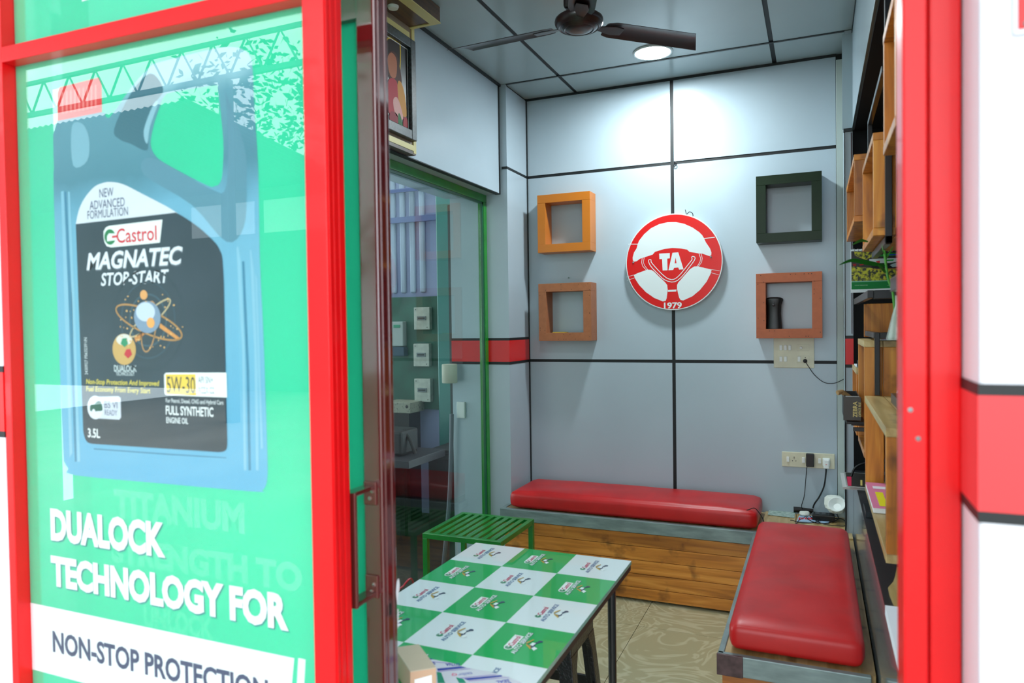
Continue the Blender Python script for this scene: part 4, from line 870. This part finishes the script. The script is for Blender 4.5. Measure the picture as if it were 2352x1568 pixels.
bar('bar', .150, .168, 2.575, 3.50, 1.575, 1.600)
bar('bar', .168, .50, 2.575, 2.593, 1.572, 1.600)
bar('bar', .150, .168, 1.20, 1.80, 1.565, 1.595)
bar('post', .168, .186, 1.82, 1.838, 1.48, 1.90)
bar('post', .48, .50, 2.575, 2.593, .764, 2.434)
bar('post', .48, .50, 1.82, 1.838, .764, 2.434)
bar('bar', .12, .50, 2.90, 2.915, 1.098, 1.112)
bar('bar', .12, .50, 3.06, 3.075, 1.098, 1.112)
# wall calendar with racing cars
YK = 3.38
cal = thing('spiral_calendar', 'spiral-bound photo calendar of racing cars and bushes standing on the shelf bar', 'calendar', (.2, YK, 1.6))
k0 = aty(1954, 672, YK); k1 = aty(2075, 573, YK); zk0 = k0.z; zk1 = aty(1954, 573, YK).z
obj('page', MB().box(k0.x, k1.x, YK, YK+.004, zk0, zk1), flat('#DDE8EC'), cal)
def V(u, v, k=1): return aty(1920+u/7.128, 480+v/7.128, YK-.0003*k)
def cpoly(nm, pts, h, k=1): return obj(nm, MB().poly([V(u, v, k) for u, v in pts]), h if not isinstance(h, str) else flat(h), cal)
FOL = pm('printed_foliage', '#B8B81C', .5, noise=(70, .8, .42, .58), dark='#1E2A12')
cpoly('photo', [(250, 690), (1080, 672), (1080, 1165), (255, 1180)], pm('printed_dark', '#1B1E12', .5, noise=(60, .6, .4, .6), dark='#07090A'), 1)
cpoly('photo_foliage', [(255, 930), (380, 950), (560, 960), (720, 990), (980, 985), (1080, 980), (1080, 1165), (255, 1180)], FOL, 2)
cpoly('photo_foliage', [(300, 700), (590, 690), (600, 790), (500, 830), (400, 800), (310, 760)], FOL, 2)
cpoly('photo_path', [(880, 1150), (1000, 1080), (1080, 1060), (1080, 1165), (900, 1170)], '#C9A06A', 3)
cpoly('photo_car', [(700, 760), (880, 715), (1080, 715), (1080, 760), (880, 765), (720, 775)], '#128A2A', 3)
cpoly('photo_car', [(830, 742), (1080, 728), (1080, 750), (870, 757)], '#1440B8', 4)
cpoly('photo_car', [(545, 820), (700, 810), (1080, 800), (1080, 850), (880, 880), (640, 885), (550, 870)], '#C9D2D8', 3)
cpoly('photo_car', [(650, 850), (720, 845), (720, 880), (680, 885)], '#C8303A', 4)
cpoly('photo_car', [(820, 830), (950, 822), (940, 845), (830, 850)], '#1F9A3A', 4)
cpoly('photo_car', [(560, 905), (780, 890), (960, 905), (1080, 860), (1080, 950), (900, 965), (600, 960)], '#10161A', 3)
cpoly('photo_car', [(880, 915), (1010, 865), (1010, 940), (930, 950)], '#9FB6BC', 4)
cpoly('photo_rail', [(575, 985), (1080, 962), (1080, 970), (575, 994)], '#B8862A', 4)
cpoly('photo_flower', [(270, 900), (330, 895), (335, 930), (290, 935)], '#8E1C20', 3); cpoly('photo_flower', [(385, 905), (460, 900), (455, 915), (390, 925)], '#A01C24', 3)
cpoly('green_footer', [(255, 1185), (800, 1172), (1080, 1165), (1080, 1290), (255, 1315)], '#0B7A38', 2)
cpoly('footer_highlight', [(255, 1180), (1080, 1160), (1080, 1170), (255, 1198)], '#7FB8A0', 3)
for s_, u0, u1 in (('FOXSPORT GREEN BIKE TEAM', 310, 520), ('YOUR ROAD JUST TO', 835, 1030)):
    a = V(u0, 1252, 3); b = V(u1, 1248, 3); obj('lettering', text(MB(), s_, a, (b-a).normalized(), (0, 0, 1), (b-a).length, .0022), flat('#CFE6D8'), cal)
spm = MB()
for i in range(11):
    c_ = V(298+i*62, 680, 0); spm.tube([c_+Vector((0, -.004+.004, -.004)), c_+Vector((0, -.006, 0)), c_+Vector((0, -.003, .006)), c_+Vector((0, .004, .007))], .0014, 6)
obj('spiral', spm, pm('spiral_white', '#C9D0D2', .3, metal=.5), cal)
# glass vase with bamboo stem
yv = 2.30
vz = thing('glass_bottle', 'clear conical glass bottle holding the bamboo stem', 'bottle', (aty(2055, 760, yv).x, yv, 1.29))
vb = aty(2056, 765, yv); 
obj('body', MB().lathe([(.0, 0), (.030, .001), (.031, .006), (.019, .06), (.009, .10), (.009, .125), (.0105, .127), (.008, .127), (.008, .10), (.017, .06), (.028, .008), (0, .006)], (vb.x+.008, yv, vb.z-.02), 28), pm('clear_bottle', '#BFC9BE', .06, see=.55, coat=1), vz, smooth=True)
bz = thing('bamboo_plant', 'green bamboo stem with long narrow leaves in the glass bottle', 'plant', (vb.x+.008, yv, vb.z+.03))
BG = pm('bamboo_green', '#4E9A34', .4, noise=(30, .3)); LG = pm('leaf_green', '#1F6A1E', .4, noise=(30, .25), coat=.2)
p_ = [aty(u, v, yv) for u, v in ((2056, 720), (2050, 668), (2040, 640), (2034, 600), (2031, 575))]
obj('stem', MB().tube(smoothpts([Vector((vb.x+.008, yv, vb.z+.0))]+p_, 5, False), [.0032]*21+[.0032]*5 if False else .0034, 8), BG, bz, smooth=True)
def leaf(pts, wd, mat=LG, yy=yv):
    P = smoothpts([aty(u, v, y_) for u, v, y_ in pts], 5, False); mb = MB(); m = len(P); vs = []
    for i, p in enumerate(P):
        t_ = i/(m-1); w_ = wd*math.sin(math.pi*min(1, .08+t_*.92))**.8*(1 if t_ < .98 else .1); vs += [p+Vector((0, -.2*w_, w_)), p+Vector((0, 0, -.1*w_)), p+Vector((0, .3*w_, -w_))]
    obj('leaf', mb.add(vs, [(3*i+k, 3*i+k+1, 3*i+4+k, 3*i+3+k) for i in range(m-1) for k in (0, 1)]), mat, bz, smooth=True)
leaf([(2034, 610, 2.30), (2010, 606, 2.28), (1985, 602, 2.26), (1955, 598, 2.24), (1926, 609, 2.22)], .0065)
leaf([(2032, 585, 2.30), (2028, 575, 2.29), (2025, 560, 2.29)], .004, BG); leaf([(2034, 598, 2.30), (2042, 582, 2.3), (2052, 566, 2.3)], .004, BG); leaf([(2035, 625, 2.30), (2028, 618, 2.28), (2016, 608, 2.26)], .006, BG)
leaf([(1994, 555, 2.29), (1980, 552, 2.27), (1968, 556, 2.25), (1957, 563, 2.24)], .004, BG)
# glass globe jar on lower crate
gc = aty(2091, 862, 2.45)
tag(obj('glass_globe', MB().lathe([(0, -.03), (.02, -.028), (.036, -.014), (.040, 0), (.036, .016), (.022, .032), (.020, .032), (.034, .015), (.0385, 0), (.034, -.013), (.019, -.026), (0, -.028)], (gc.x, gc.y, 1.274), 32), pm('globe_glass', '#A9B8B0', .06, see=.45, coat=1), smooth=True), 'round clear glass jar on top of the large lower crate', 'jar')
# magazines on tall middle crate
mz = thing('magazine', 'glossy blue and white magazine on top of the tall middle crate', 'magazine', (.27, 2.95, 1.434))
obj('pages', MB().box(.205, .36, 2.80, 3.0, 1.4335, 1.4365), flat('#D9E2E8'), mz); obj('cover', MB().box(.205, .36, 2.798, 3.0, 1.4368, 1.4376), pm('cover_blue', '#2A6AC8', .2, noise=(30, .7, .45, .55), dark='#101820'), mz)
# pamphlets behind
tag(obj('pamphlet', MB().box(.155, .30, 3.45, 3.62, 1.3015, 1.308), flat('#D5DEE6'), bevel=.001), 'thin white pamphlet on the small dark pine crate', 'booklet')
tag(obj('black_pouch', MB().box(.158, .29, 3.40, 3.44, 1.3015, 1.335), BPL, bevel=.008), 'black pouch beside the pamphlet on the small dark crate', 'pouch')
# office file box
yf = 2.93
f0 = aty(1937, 965, yf); f1 = aty(1984, 912, yf); f1.x = min(f1.x, .1445)
ofb = thing('office_file_box', 'black office file box with gold ZEBRA lettering jutting out of the shelves', 'box file', ((f0.x+f1.x)/2, yf+.08, f0.z))
FB = pm('file_grey', '#3A3835', .45, noise=(20, .2))
obj('spine', MB().box(f0.x, f1.x+.004, yf, yf+.006, f0.z, f1.z), FB, ofb, bevel=.0015)
obj('base', MB().box(f0.x+.004, f1.x, yf+.006, yf+.26, f0.z, f0.z+.006), BPL, ofb)
obj('side', MB().box(f0.x+.004, f0.x+.010, yf+.006, yf+.26, f0.z+.006, f1.z), BPL, ofb)
obj('side', MB().box(f1.x-.004, f1.x, yf+.006, yf+.26, f0.z+.006, f1.z), BPL, ofb)
obj('back', MB().box(f0.x+.004, f1.x, yf+.255, yf+.26, f0.z+.006, f1.z), BPL, ofb)
ZP = MB()
for i in range(26): tt = i/26; ZP.box(f0.x+.008+tt*(f1.x-f0.x-.01), f0.x+.0095+tt*(f1.x-f0.x-.01), yf+.007, yf+.010, f1.z, f1.z+.0025)
tag(obj('zip_teeth', ZP, pm('zip_silver', '#9AA0A0', .3, metal=.6), ofb), kind='stuff')
def fl_text(s, u0, v0, v1, u1):
    a = aty(u1, v0, yf-.0006); b = aty(u1, v1, yf-.0006); c = aty(u0, v0, yf-.0006)
    obj('lettering', text(MB(), s, (a.x, yf-.0006, a.z), (0, 0, 1), (-1, 0, 0), b.z-a.z, a.x-c.x, .01), flat('#D2C27E'), ofb)
fl_text('ZEBRA', 1959, 958, 922, 1969); fl_text('OFFICE FILE', 1972, 957, 924, 1978)
# brown paper bundle on the file box
cb = aty(1926, 903, yf+.06)
tag(obj('paper_roll', MB().tube(smoothpts([cb+Vector((-.004, 0, .002)), cb+Vector((.014, .01, .004)), cb+Vector((.036, .02, -.010)), Vector((f0.x+.03, yf+.09, f1.z-.02))], 4, False), [.006]*3+[.010]*10, 8) if False else MB().tube([cb+Vector((-.004, 0, .002)), cb+Vector((.012, .01, .005)), cb+Vector((.034, .02, -.012)), Vector((f0.x+.045, yf+.10, f1.z-.03))], .0095, 8), pm('brown_paper', '#A9875A', .7, noise=(60, .3)), bevel=0), 'rolled brown paper sticking out of the black office file box', 'paper')
tag(obj('office_folder', MB().box(f0.x+.012, f1.x+.02, yf+.05, yf+.2, 1.113, 1.124), BPL, bevel=.001), 'flat black folder under the office file box', 'folder')
# things on the ledge
ZL = .7635
for i, (x0, x1, y0, y1, h, col, lb) in enumerate(((.10, .34, 3.46, 3.78, .010, '#B8BDBC', 'grey newspaper at the bottom of the magazine pile on the ledge'), (.115, .34, 3.47, 3.76, .008, '#8E9490', 'thin magazine in the middle of the pile on the ledge'), (.12, .33, 3.42, 3.72, .006, '#262420', 'dark magazine with a pink corner on top of the ledge pile'))):
    z0 = ZL+[0, .0105, .019][i]; m_ = thing('magazine', lb, 'magazine', (.2, 3.6, z0), 'magazines piled on the right wall ledge')
    obj('pages', MB().box(x0+.002, x1, y0, y1, z0, z0+h-.001), pm('page_edge', '#C9CCC8', .6, noise=(200, .4), stretch=(.1, .1, 10)), m_); obj('cover', MB().box(x0, x1, y0-.001, y1, z0+h-.0009, z0+h), flat(col), m_)
    if i == 2:
        obj('pink_corner', MB().poly([(x0, y0-.001, z0+h+.0004), (x0+.014, y0-.001, z0+h+.0004), (x0+.022, y1-.1, z0+h+.0004), (x0+.003, y1-.1, z0+h+.0004)]), flat('#C8244E'), m_)
        lt = MB()
        for k in range(6): lt.poly([(x0+.05+k*.022, y0+.02, z0+h+.0005), (x0+.058+k*.022, y0+.02, z0+h+.0005), (x0+.064+k*.022, y0+.14, z0+h+.0005), (x0+.056+k*.022, y0+.14, z0+h+.0005)])
        obj('cover_print', lt, flat('#C9B86A'), m_)
tag(obj('small_book', MB().box(.165, .30, 2.98, 3.12, ZL, ZL+.022), pm('book_dark', '#17242A', .4, noise=(60, .5, .45, .55)), bevel=.001), 'small dark blue book on the ledge in front of the magazine pile', 'book')
tag(obj('black_hose', MB().tube(smoothpts([(.14, 3.60, ZL+.03), (.16, 3.62, ZL+.07), (.21, 3.64, ZL+.09), (.30, 3.66, ZL+.095), (.40, 3.66, ZL+.02)], 5, False), .005, 8), CABLE, smooth=True), 'thick black cable arching over the magazine pile', 'cable')
tag(obj('black_cable', MB().tube(smoothpts([(.128, 3.905, 1.10), (.127, 3.905, .9), (.127, 3.904, .7), (.128, 3.90, .5), (.120, 3.89, ZT+.004), (.09, 3.86, ZT+.003)], 5, False), .004, 8), CABLE, smooth=True), 'black cord running straight down the corner pillar to the bench', 'cable')
# pink booklet in the lower crate
pb0 = .937
PB = thing('booklet', 'pink booklet with yellow label lying in the large lower crate', 'booklet', (.2, 2.5, pb0))
obj('pages', MB().box(.150, .245, 2.34, 2.70, pb0+.001, pb0+.016), flat('#E4E8EA'), PB, bevel=.0005)
obj('cover', MB().box(.149, .246, 2.338, 2.70, pb0+.0162, pb0+.0175), flat('#D8799E'), PB)
obj('yellow_label', MB().poly([(.168, 2.36, pb0+.0182), (.190, 2.36, pb0+.0182), (.190, 2.55, pb0+.0182), (.168, 2.55, pb0+.0182)]), flat('#E4D81C'), PB)
obj('white_strip', MB().poly([(.166, 2.60, pb0+.0182), (.225, 2.60, pb0+.0182), (.225, 2.64, pb0+.0182), (.166, 2.64, pb0+.0182)]), flat('#E6E0EA'), PB)
# torn board and white paper on the ledge
tn = [(2075, 1300), (2060, 1305), (2056, 1325), (2052, 1338), (2046, 1345), (2040, 1352), (2043, 1368), (2052, 1390), (2060, 1408), (2068, 1440), (2080, 1470), (2090, 1300)]
tag(obj('torn_board', MB().prism([atz(u, v, ZL+.002) for u, v in tn], (0, 0, .004)), WOODL), 'torn beige plywood scrap lying on the black ledge', 'board')
x_ = WR-.0075
e0 = atz(2036, 1410, ZL+.008); e1 = atz(2080, 1404, ZL+.008)
wpz = MB(); a0 = (x_, 2.055, ZL+.0085); a1 = (x_, 1.60, ZL+.0085)
wpz.add([(.24, 2.05, ZL+.0085), (.24, 1.60, ZL+.0085), (x_, 1.60, ZL+.0085), (x_, 2.05, ZL+.0085), (x_-.001, 1.64, ZL-.012), (x_-.001, 2.04, ZL-.012)], [(0, 1, 2, 3), (3, 2, 4, 5)])
tag(obj('white_paper', wpz, pm('paper_white', '#E6EAF2', .6)), 'folded white sheet hanging over the front edge of the ledge', 'paper')
# ================================================================ PRAYER SHELF with picture (upper left)
XA = BW+.004
al = thing('picture_alcove', 'dark laminate alcove with cream edging high on the left wall', 'shelf', (XA, 2.6, 2.29))
ya = 2.878
obj('back_panel', MB().box(XA, XA+.03, 2.2, ya, 2.295, 2.90), pm('alcove_grey', '#8F7C66', .4), al)
obj('cream_edge', MB().box(XA+.028, XA+.036, ya-.022, ya, 2.295, 2.90), CREAM, al)
obj('cream_edge', MB().box(XA+.028, XA+.036, 2.2, ya-.022, 2.305, 2.330), CREAM, al)
obj('cream_edge', MB().box(XA+.03, XA+.040, 2.2, ya-.05, 2.800, 2.83), CREAM, al)
obj('bottom_board', MB().box(XA, XA+.034, 2.2, ya-.001, 2.289, 2.304), WOODD, al)
obj('canopy', MB().box(XA, XA+.18, 2.2, 2.86, 2.862, 2.931), WOODD, al, bevel=.001)
obj('cream_edge', MB().box(XA, XA+.182, 2.845, 2.862, 2.858, 2.8625), CREAM, al)
obj('cream_edge', MB().box(XA+.135, XA+.182, 2.2, 2.846, 2.858, 2.8625), CREAM, al)
obj('lamp', MB().lathe([(0, -.012), (.02, -.012), (.024, -.004), (.024, 0)], (XA+.08, 2.63, 2.862), 20), WSW, al, smooth=True)
pf = thing('framed_picture', 'framed devotional painting in dark marbled frame inside the alcove', 'picture', (XA+.04, 2.6, 2.34))
FRM = pm('marbled_frame', '#222C2E', .4, noise=(90, .8, .45, .55), coat=.4)
q0_, q1_ = 2.44, 2.852; r0_, r1_ = 2.345, 2.795; fw = .042; xf = XA+.031
for nm, a in (('frame_side', (q1_-fw, q1_, r0_, r1_)), ('frame_side', (q0_, q0_+fw, r0_, r1_)), ('frame_side', (q0_+fw, q1_-fw, r0_, r0_+fw)), ('frame_side', (q0_+fw, q1_-fw, r1_-fw, r1_))):
    obj(nm, MB().box(xf, xf+.026, a[0], a[1], a[2], a[3]), FRM, pf, bevel=.003)
obj('canvas', MB().box(xf, xf+.008, q0_+fw-.002, q1_-fw+.002, r0_+fw-.002, r1_-fw+.002), pm('canvas_dark', '#171415', .3), pf)
obj('mount_line', MB().line([(xf+.0095, q0_+fw+.006, r0_+fw+.006), (xf+.0095, q1_-fw-.006, r0_+fw+.006), (xf+.0095, q1_-fw-.006, r1_-fw-.006), (xf+.0095, q0_+fw+.006, r1_-fw-.006)], .005, (1, 0, 0), True), flat('#D9DCDC'), pf)
def art(pts, h, k): obj('painted_shape', MB().poly([(xf+.0085+.0003*k, 2.852-fw-a, r0_+fw+b) for a, b in (sp2(pts, 3))]), flat(h), pf)
# (distance in from right edge, height above bottom edge)
art([(.060, .365), (.10, .37), (.16, .36), (.19, .30), (.17, .22), (.10, .19), (.065, .25)], '#C8A92A', 1)
art([(.068, .355), (.10, .36), (.16, .35), (.18, .30), (.16, .22), (.11, .19), (.074, .25)], '#2A1A16', 2)
art([(.055, .20), (.075, .27), (.10, .31), (.15, .30), (.18, .24), (.15, .18), (.08, .17)], '#4A2418', 3)
art([(.10, .29), (.14, .30), (.17, .26), (.15, .20), (.11, .20), (.095, .24)], '#B06A4A', 4)
art([(.020, .06), (.03, .14), (.055, .19), (.085, .195), (.095, .14), (.07, .08), (.05, .05)], '#C98A34', 4)
art([(.075, .05), (.09, .13), (.10, .19), (.16, .18), (.19, .10), (.17, .04), (.12, .03)], '#B02434', 5)
art([(.05, .04), (.07, .09), (.10, .12), (.13, .10), (.12, .05), (.08, .03)], '#D8A09A', 6)
art([(.055, .005), (.075, .05), (.09, .05), (.09, .005)], '#1E6A34', 7)
art([(.012, .005), (.02, .05), (.045, .045), (.05, .005)], '#A01828', 6)
art([(.095, .005), (.10, .045), (.15, .045), (.16, .005)], '#8E1C2C', 6)
# ================================================================ WORKSHOP seen through the inner window
YW = 5.0
ws = struct('wall_workshop', MB().box(-6.2, -2.0, YW+.03, YW+.1, 0, 3.6), pm('workshop_wall', '#8A93B8', .6))
SH = pm('corrugated_sheet', '#9DACC4', .5, noise=(4, .35), stretch=(3, 3, .4))
for i in range(34):
    x = -5.9+i*.09
    obj('corrugation', MB().box(x, x+.05, YW+.005, YW+.031, 1.78, 3.5), SH, ws, bevel=.012)
obj('batten', MB().box(-5.9, -2.6, YW-.015, YW+.004, aty(920, 512, YW).z, aty(920, 499, YW).z), pm('batten_blue', '#5A6898', .5), ws)
obj('batten', MB().box(-5.9, -2.6, YW-.015, YW+.004, aty(920, 442, YW).z, aty(920, 434, YW).z), MC['batten_blue'], ws)
gcx = aty(1003, 500, YW-.1).x; gcy = aty(1037, 500, YW-.1).x
struct('trim_9', MB().box(gcx, gcy, YW-.12, YW-.01, 0, 3.5), pm('column_teal', '#2E7A74', .3, coat=.4), bevel=.01)
struct('trim_10', MB().box(aty(1028, 500, 4.7).x, aty(1044, 500, 4.7).x, 4.7, 4.8, 0, aty(1035, 470, 4.7).z), pm('column_dark', '#3A4444', .5))
gb = thing('meter_board', 'green electric meter board seen through the inner window', 'board', (-2.95, YW-.02, .9))
obj('panel', MB().box(-3.6, gcx-.01, YW-.03, YW-.006, .85, aty(950, 682, YW).z), pm('board_green', '#1E5E4C', .5, noise=(5, .5)), gb)
def swbox(u0, v0, u1, v1, label):
    y = YW-.075; a = aty(u0, v1, y); b = aty(u1, v0, y); s_ = thing('switch_box', label, 'switch box', ((a.x+b.x)/2, YW-.05, a.z), 'white switch boxes on the green meter board')
    obj('case', MB().box(a.x, b.x, y, YW-.0305, a.z, b.z), pm('old_white', '#B4B9B0', .5, noise=(30, .2)), s_, bevel=.003)
    w_ = b.x-a.x; h_ = b.z-a.z
    obj('breaker', MB().box(a.x+w_*.22, b.x-w_*.22, y-.006, y+.001, a.z+h_*.42, a.z+h_*.60), pm('breaker_grey', '#6A7478', .4), s_, bevel=.001)
    obj('lever', MB().box(a.x+w_*.3, b.x-w_*.3, y-.012, y-.005, a.z+h_*.49, a.z+h_*.54), BPL, s_)
    for e, f in ((.12, .9), (.84, .1)): obj('screw', MB().lathe([(0, -.003), (.004, -.002), (.004, .001)], (a.x+w_*e, y, a.z+h_*f), 8, (0, 1, 0)), BPL, s_)
swbox(951, 705, 986, 757, 'topmost of the three white switch boxes behind the inner window')
swbox(950, 789, 985, 841, 'middle of the three white switch boxes behind the inner window')
swbox(952, 870, 988, 922, 'lowest of the three white switch boxes behind the inner window')
a = aty(895, 795, YW-.09); b = aty(925, 738, YW-.09); gb['label'] = 'green electric meter board with white boxes seen through the inner window'
em = thing('electric_meter', 'grey electricity meter left of the white switch boxes', 'meter', (a.x, YW-.05, a.z)); obj('case', MB().box(a.x, b.x, YW-.09, YW-.030, a.z, b.z), pm('meter_grey', '#9AA5A4', .4), em, bevel=.006)
obj('display', MB().box(a.x+.04, b.x-.025, YW-.094, YW-.089, b.z-.05, b.z-.025), pm('meter_green', '#2E8A6A', .3), em, bevel=.002); obj('terminal_cover', MB().box(a.x, b.x+.01, YW-.10, YW-.0305, a.z-.08, a.z-.005), pm('meter_blue', '#2A4458', .2, coat=.6), em, bevel=.006)
a = aty(880, 1060, 4.75); b = aty(942, 925, 4.75)
ca = thing('grey_cabinet', 'speckled beige control cabinet behind the inner window', 'cabinet', (a.x, 4.85, .9)); obj('case', MB().box(a.x, b.x, 4.75, YW-.0305, .84, b.z), pm('speckled_beige', '#8E9082', .6, noise=(60, .7, .3, .45)), ca, bevel=.004); obj('lock', MB().lathe([(0, -.004), (.012, -.002), (.012, .001)], (b.x-.03, 4.75, b.z-.03), 12, (0, 1, 0)), BPL, ca)
obj('stand', MB().box(a.x+.03, b.x-.03, 4.78, 4.95, 0, .84), BPL, ca)
# work bench and machine, dark
wt = thing('work_table', 'dark steel work table behind the inner window', 'table', (-3.0, 4.3, 0))
DK = pm('dark_machine', '#0C0D10', .6, noise=(8, .4))
obj('top', MB().box(-3.9, aty(974, 1055, 4.2).x, 4.0, 4.5, aty(974, 1072, 4.1).z, aty(974, 1054, 4.1).z), pm('table_grey', '#24242C', .5), wt, bevel=.003)
ztt = aty(974, 1072, 4.1).z
for x in (-3.85, -2.72): 
    for y in (4.05, 4.42): obj('leg', MB().box(x-.06, x-.02, y, y+.04, 0, ztt), DK, wt)
obj('drawer_box', MB().box(-3.8, -2.85, 4.06, 4.44, .15, ztt-.002), DK, wt)
mc = aty(928, 1040, 4.2); mch = thing('bench_machine', 'black machine with angled arm on the dark work table', 'machine', (mc.x-.05, 4.2, ztt+.05))
zt0 = aty(974, 1054, 4.1).z+.001
obj('body', MB().box(mc.x-.25, mc.x+.03, 4.12, 4.35, zt0, zt0+.17), DK, mch, bevel=.02); obj('arm', MB().tube([(mc.x, 4.2, zt0+.17), (mc.x+.05, 4.2, zt0+.10), (mc.x+.09, 4.2, zt0+.01)], .012, 8), DK, mch)
tl = aty(1058, 850, 3.90)
tag(obj('paper_towel_roll', MB().lathe([(.0, 0), (.045, 0), (.047, .004), (.047, .11), (.045, .114), (0, .114)], (tl.x-.055, 3.86, tl.z-.075), 20), pm('roll_beige', '#C4C2B0', .6), smooth=True), 'beige paper roll hanging on the white pillar behind the glass', 'roll')
tag(obj('wall_socket', MB().box(tl.x-.035, tl.x+.02, 3.905, 3.9255, aty(1050, 960, 3.9).z, aty(1050, 923, 3.9).z), WSW, bevel=.003), 'small white socket on the pillar behind the glass', 'socket')
tag(obj('grey_pipe', MB().tube(smoothpts([(tl.x-.05, 3.87, .97), (tl.x-.06, 3.87, .7), (tl.x-.08, 3.87, .4), (tl.x-.12, 3.86, .02)], 4, False), .014, 8), pm('pipe_grey', '#5E6670', .4), smooth=True), 'grey pipe running down beside the pillar behind the glass', 'pipe')
db = thing('dark_crate', 'dark storage bin on the workshop floor behind the inner window', 'bin', (-2.35, 4.3, 0)); obj('bin', MB().box(-2.60, -2.15, 4.52, 4.9, .0, .62), DK, db, bevel=.01); obj('bin_ribs', MB().box(-2.61, -2.14, 4.51, 4.91, .55, .60), BPL, db, bevel=.004)
struct('floor_workshop', MB().box(-6.2, -2.06, 1.0, 5.1, -.06, -.001), pm('workshop_floor', '#15181A', .8, noise=(4, .4)))
struct('ceiling_workshop', MB().box(-6.2, -2.1, 1.0, 4.1, 3.55, 3.6), pm('roof_sheet', '#6A7478', .6))
struct('shade_canopy', MB().box(-9, 9, -1.3, .995, 3.35, 3.43), pm('shade_canopy_sheet', '#B4BAC0', .6))  # out-of-view roof added to cut the sky light on the shopfront
# ================================================================ OUTDOORS behind the camera (seen in the glass reflections)
struct('ground', MB().box(-14, 12, -22, .995, -.10, -.03), pm('forecourt_concrete', '#A8A6A0', .8, noise=(1.2, .2)))
def shed():
    sh = bpy.data.objects.new('shed_building', None); C.objects.link(sh); sh.location = (-14, -9, -.03); sh['kind'] = 'structure'; ST = pm('truss_grey', '#4A5560', .5); RF = pm('roof_corrugated', '#7C868C', .5)
    for x in (-26, -17.5, -8.9): obj('post', MB().box(x-.08, x+.08, -7.1, -6.94, -.03, 5.6), ST, sh)
    obj('chord', MB().box(-30, -7.2, -7.05, -6.98, 5.6, 5.68), ST, sh); obj('chord', MB().box(-30, -7.2, -7.05, -6.98, 6.2, 6.26), ST, sh)
    for i in range(32): x = -29.8+i*.7; obj('web', MB().tube([(x, -7.01, 5.65), (x+.35, -7.01, 6.22), (x+.7, -7.01, 5.65)], .022, 6), ST, sh)
    rf = MB(); n = 240; vs = []
    for i in range(n+1): x = -30+20*i/n; z = 5.5+(.03 if i % 2 else 0); vs += [(x, -7.3, z), (x, -12, z-.5)]
    obj('roof_sheet', rf.add(vs, [(2*i, 2*i+1, 2*i+3, 2*i+2) for i in range(n)]), RF, sh); obj('back_wall', MB().box(-30, -10.4, -12.1, -12, -.03, 5.3), pm('shed_wall', '#76827F', .7), sh)  # wall height and width set to block sky from the glass reflections
    for x in (-15.0, -12.6): obj('light_panel', MB().box(x, x+2.1, -11.99, -11.95, 3.9, 4.7), pm('roof_light_panel', '#E6EEF0', .5), sh)
shed()
LF = pm('leaf_canopy', '#1E4A1C', .6)
def tree(x, y, h, r, seed, label):
    rg = random.Random(seed); t_ = thing('broadleaf_tree', label, 'tree', (x, y, -.03), 'trees beyond the forecourt'); obj('trunk', MB().tube([(x, y, -.03), (x+.1, y, h*.4), (x, y, h*.75)], [.16, .12, .06], 8), pm('bark', '#4A3A2C', .8), t_)
    mb = MB()
    for i in range(1000):
        d = Vector([rg.gauss(0, 1) for _ in range(3)]).normalized()*r*rg.uniform(.35, 1); c = Vector((x, y, h))+Vector((d.x, d.y, d.z*.8)); a = Vector([rg.gauss(0, 1) for _ in range(3)]).normalized(); b = a.orthogonal().normalized(); s_ = rg.uniform(.10, .2)
        mb.add([c, c+a*s_+b*s_*.4, c+a*s_*2, c+a*s_-b*s_*.4], [(0, 1, 2, 3)])
    tag(obj('foliage', mb, LF, t_), kind='stuff')
tree(-15.5, -15.5, 8.2, 2.9, 1, 'tall broadleaf tree beyond the shed, farthest left'); tree(-9.3, -15.2, 8.8, 2.8, 2, 'rounded broadleaf tree beyond the shed, middle'); tree(-7.6, -11.5, 3.0, 1.9, 3, 'small tree added right of the shed to dim the stile reflection')  # last tree is added to block low sky reflected in the door stile
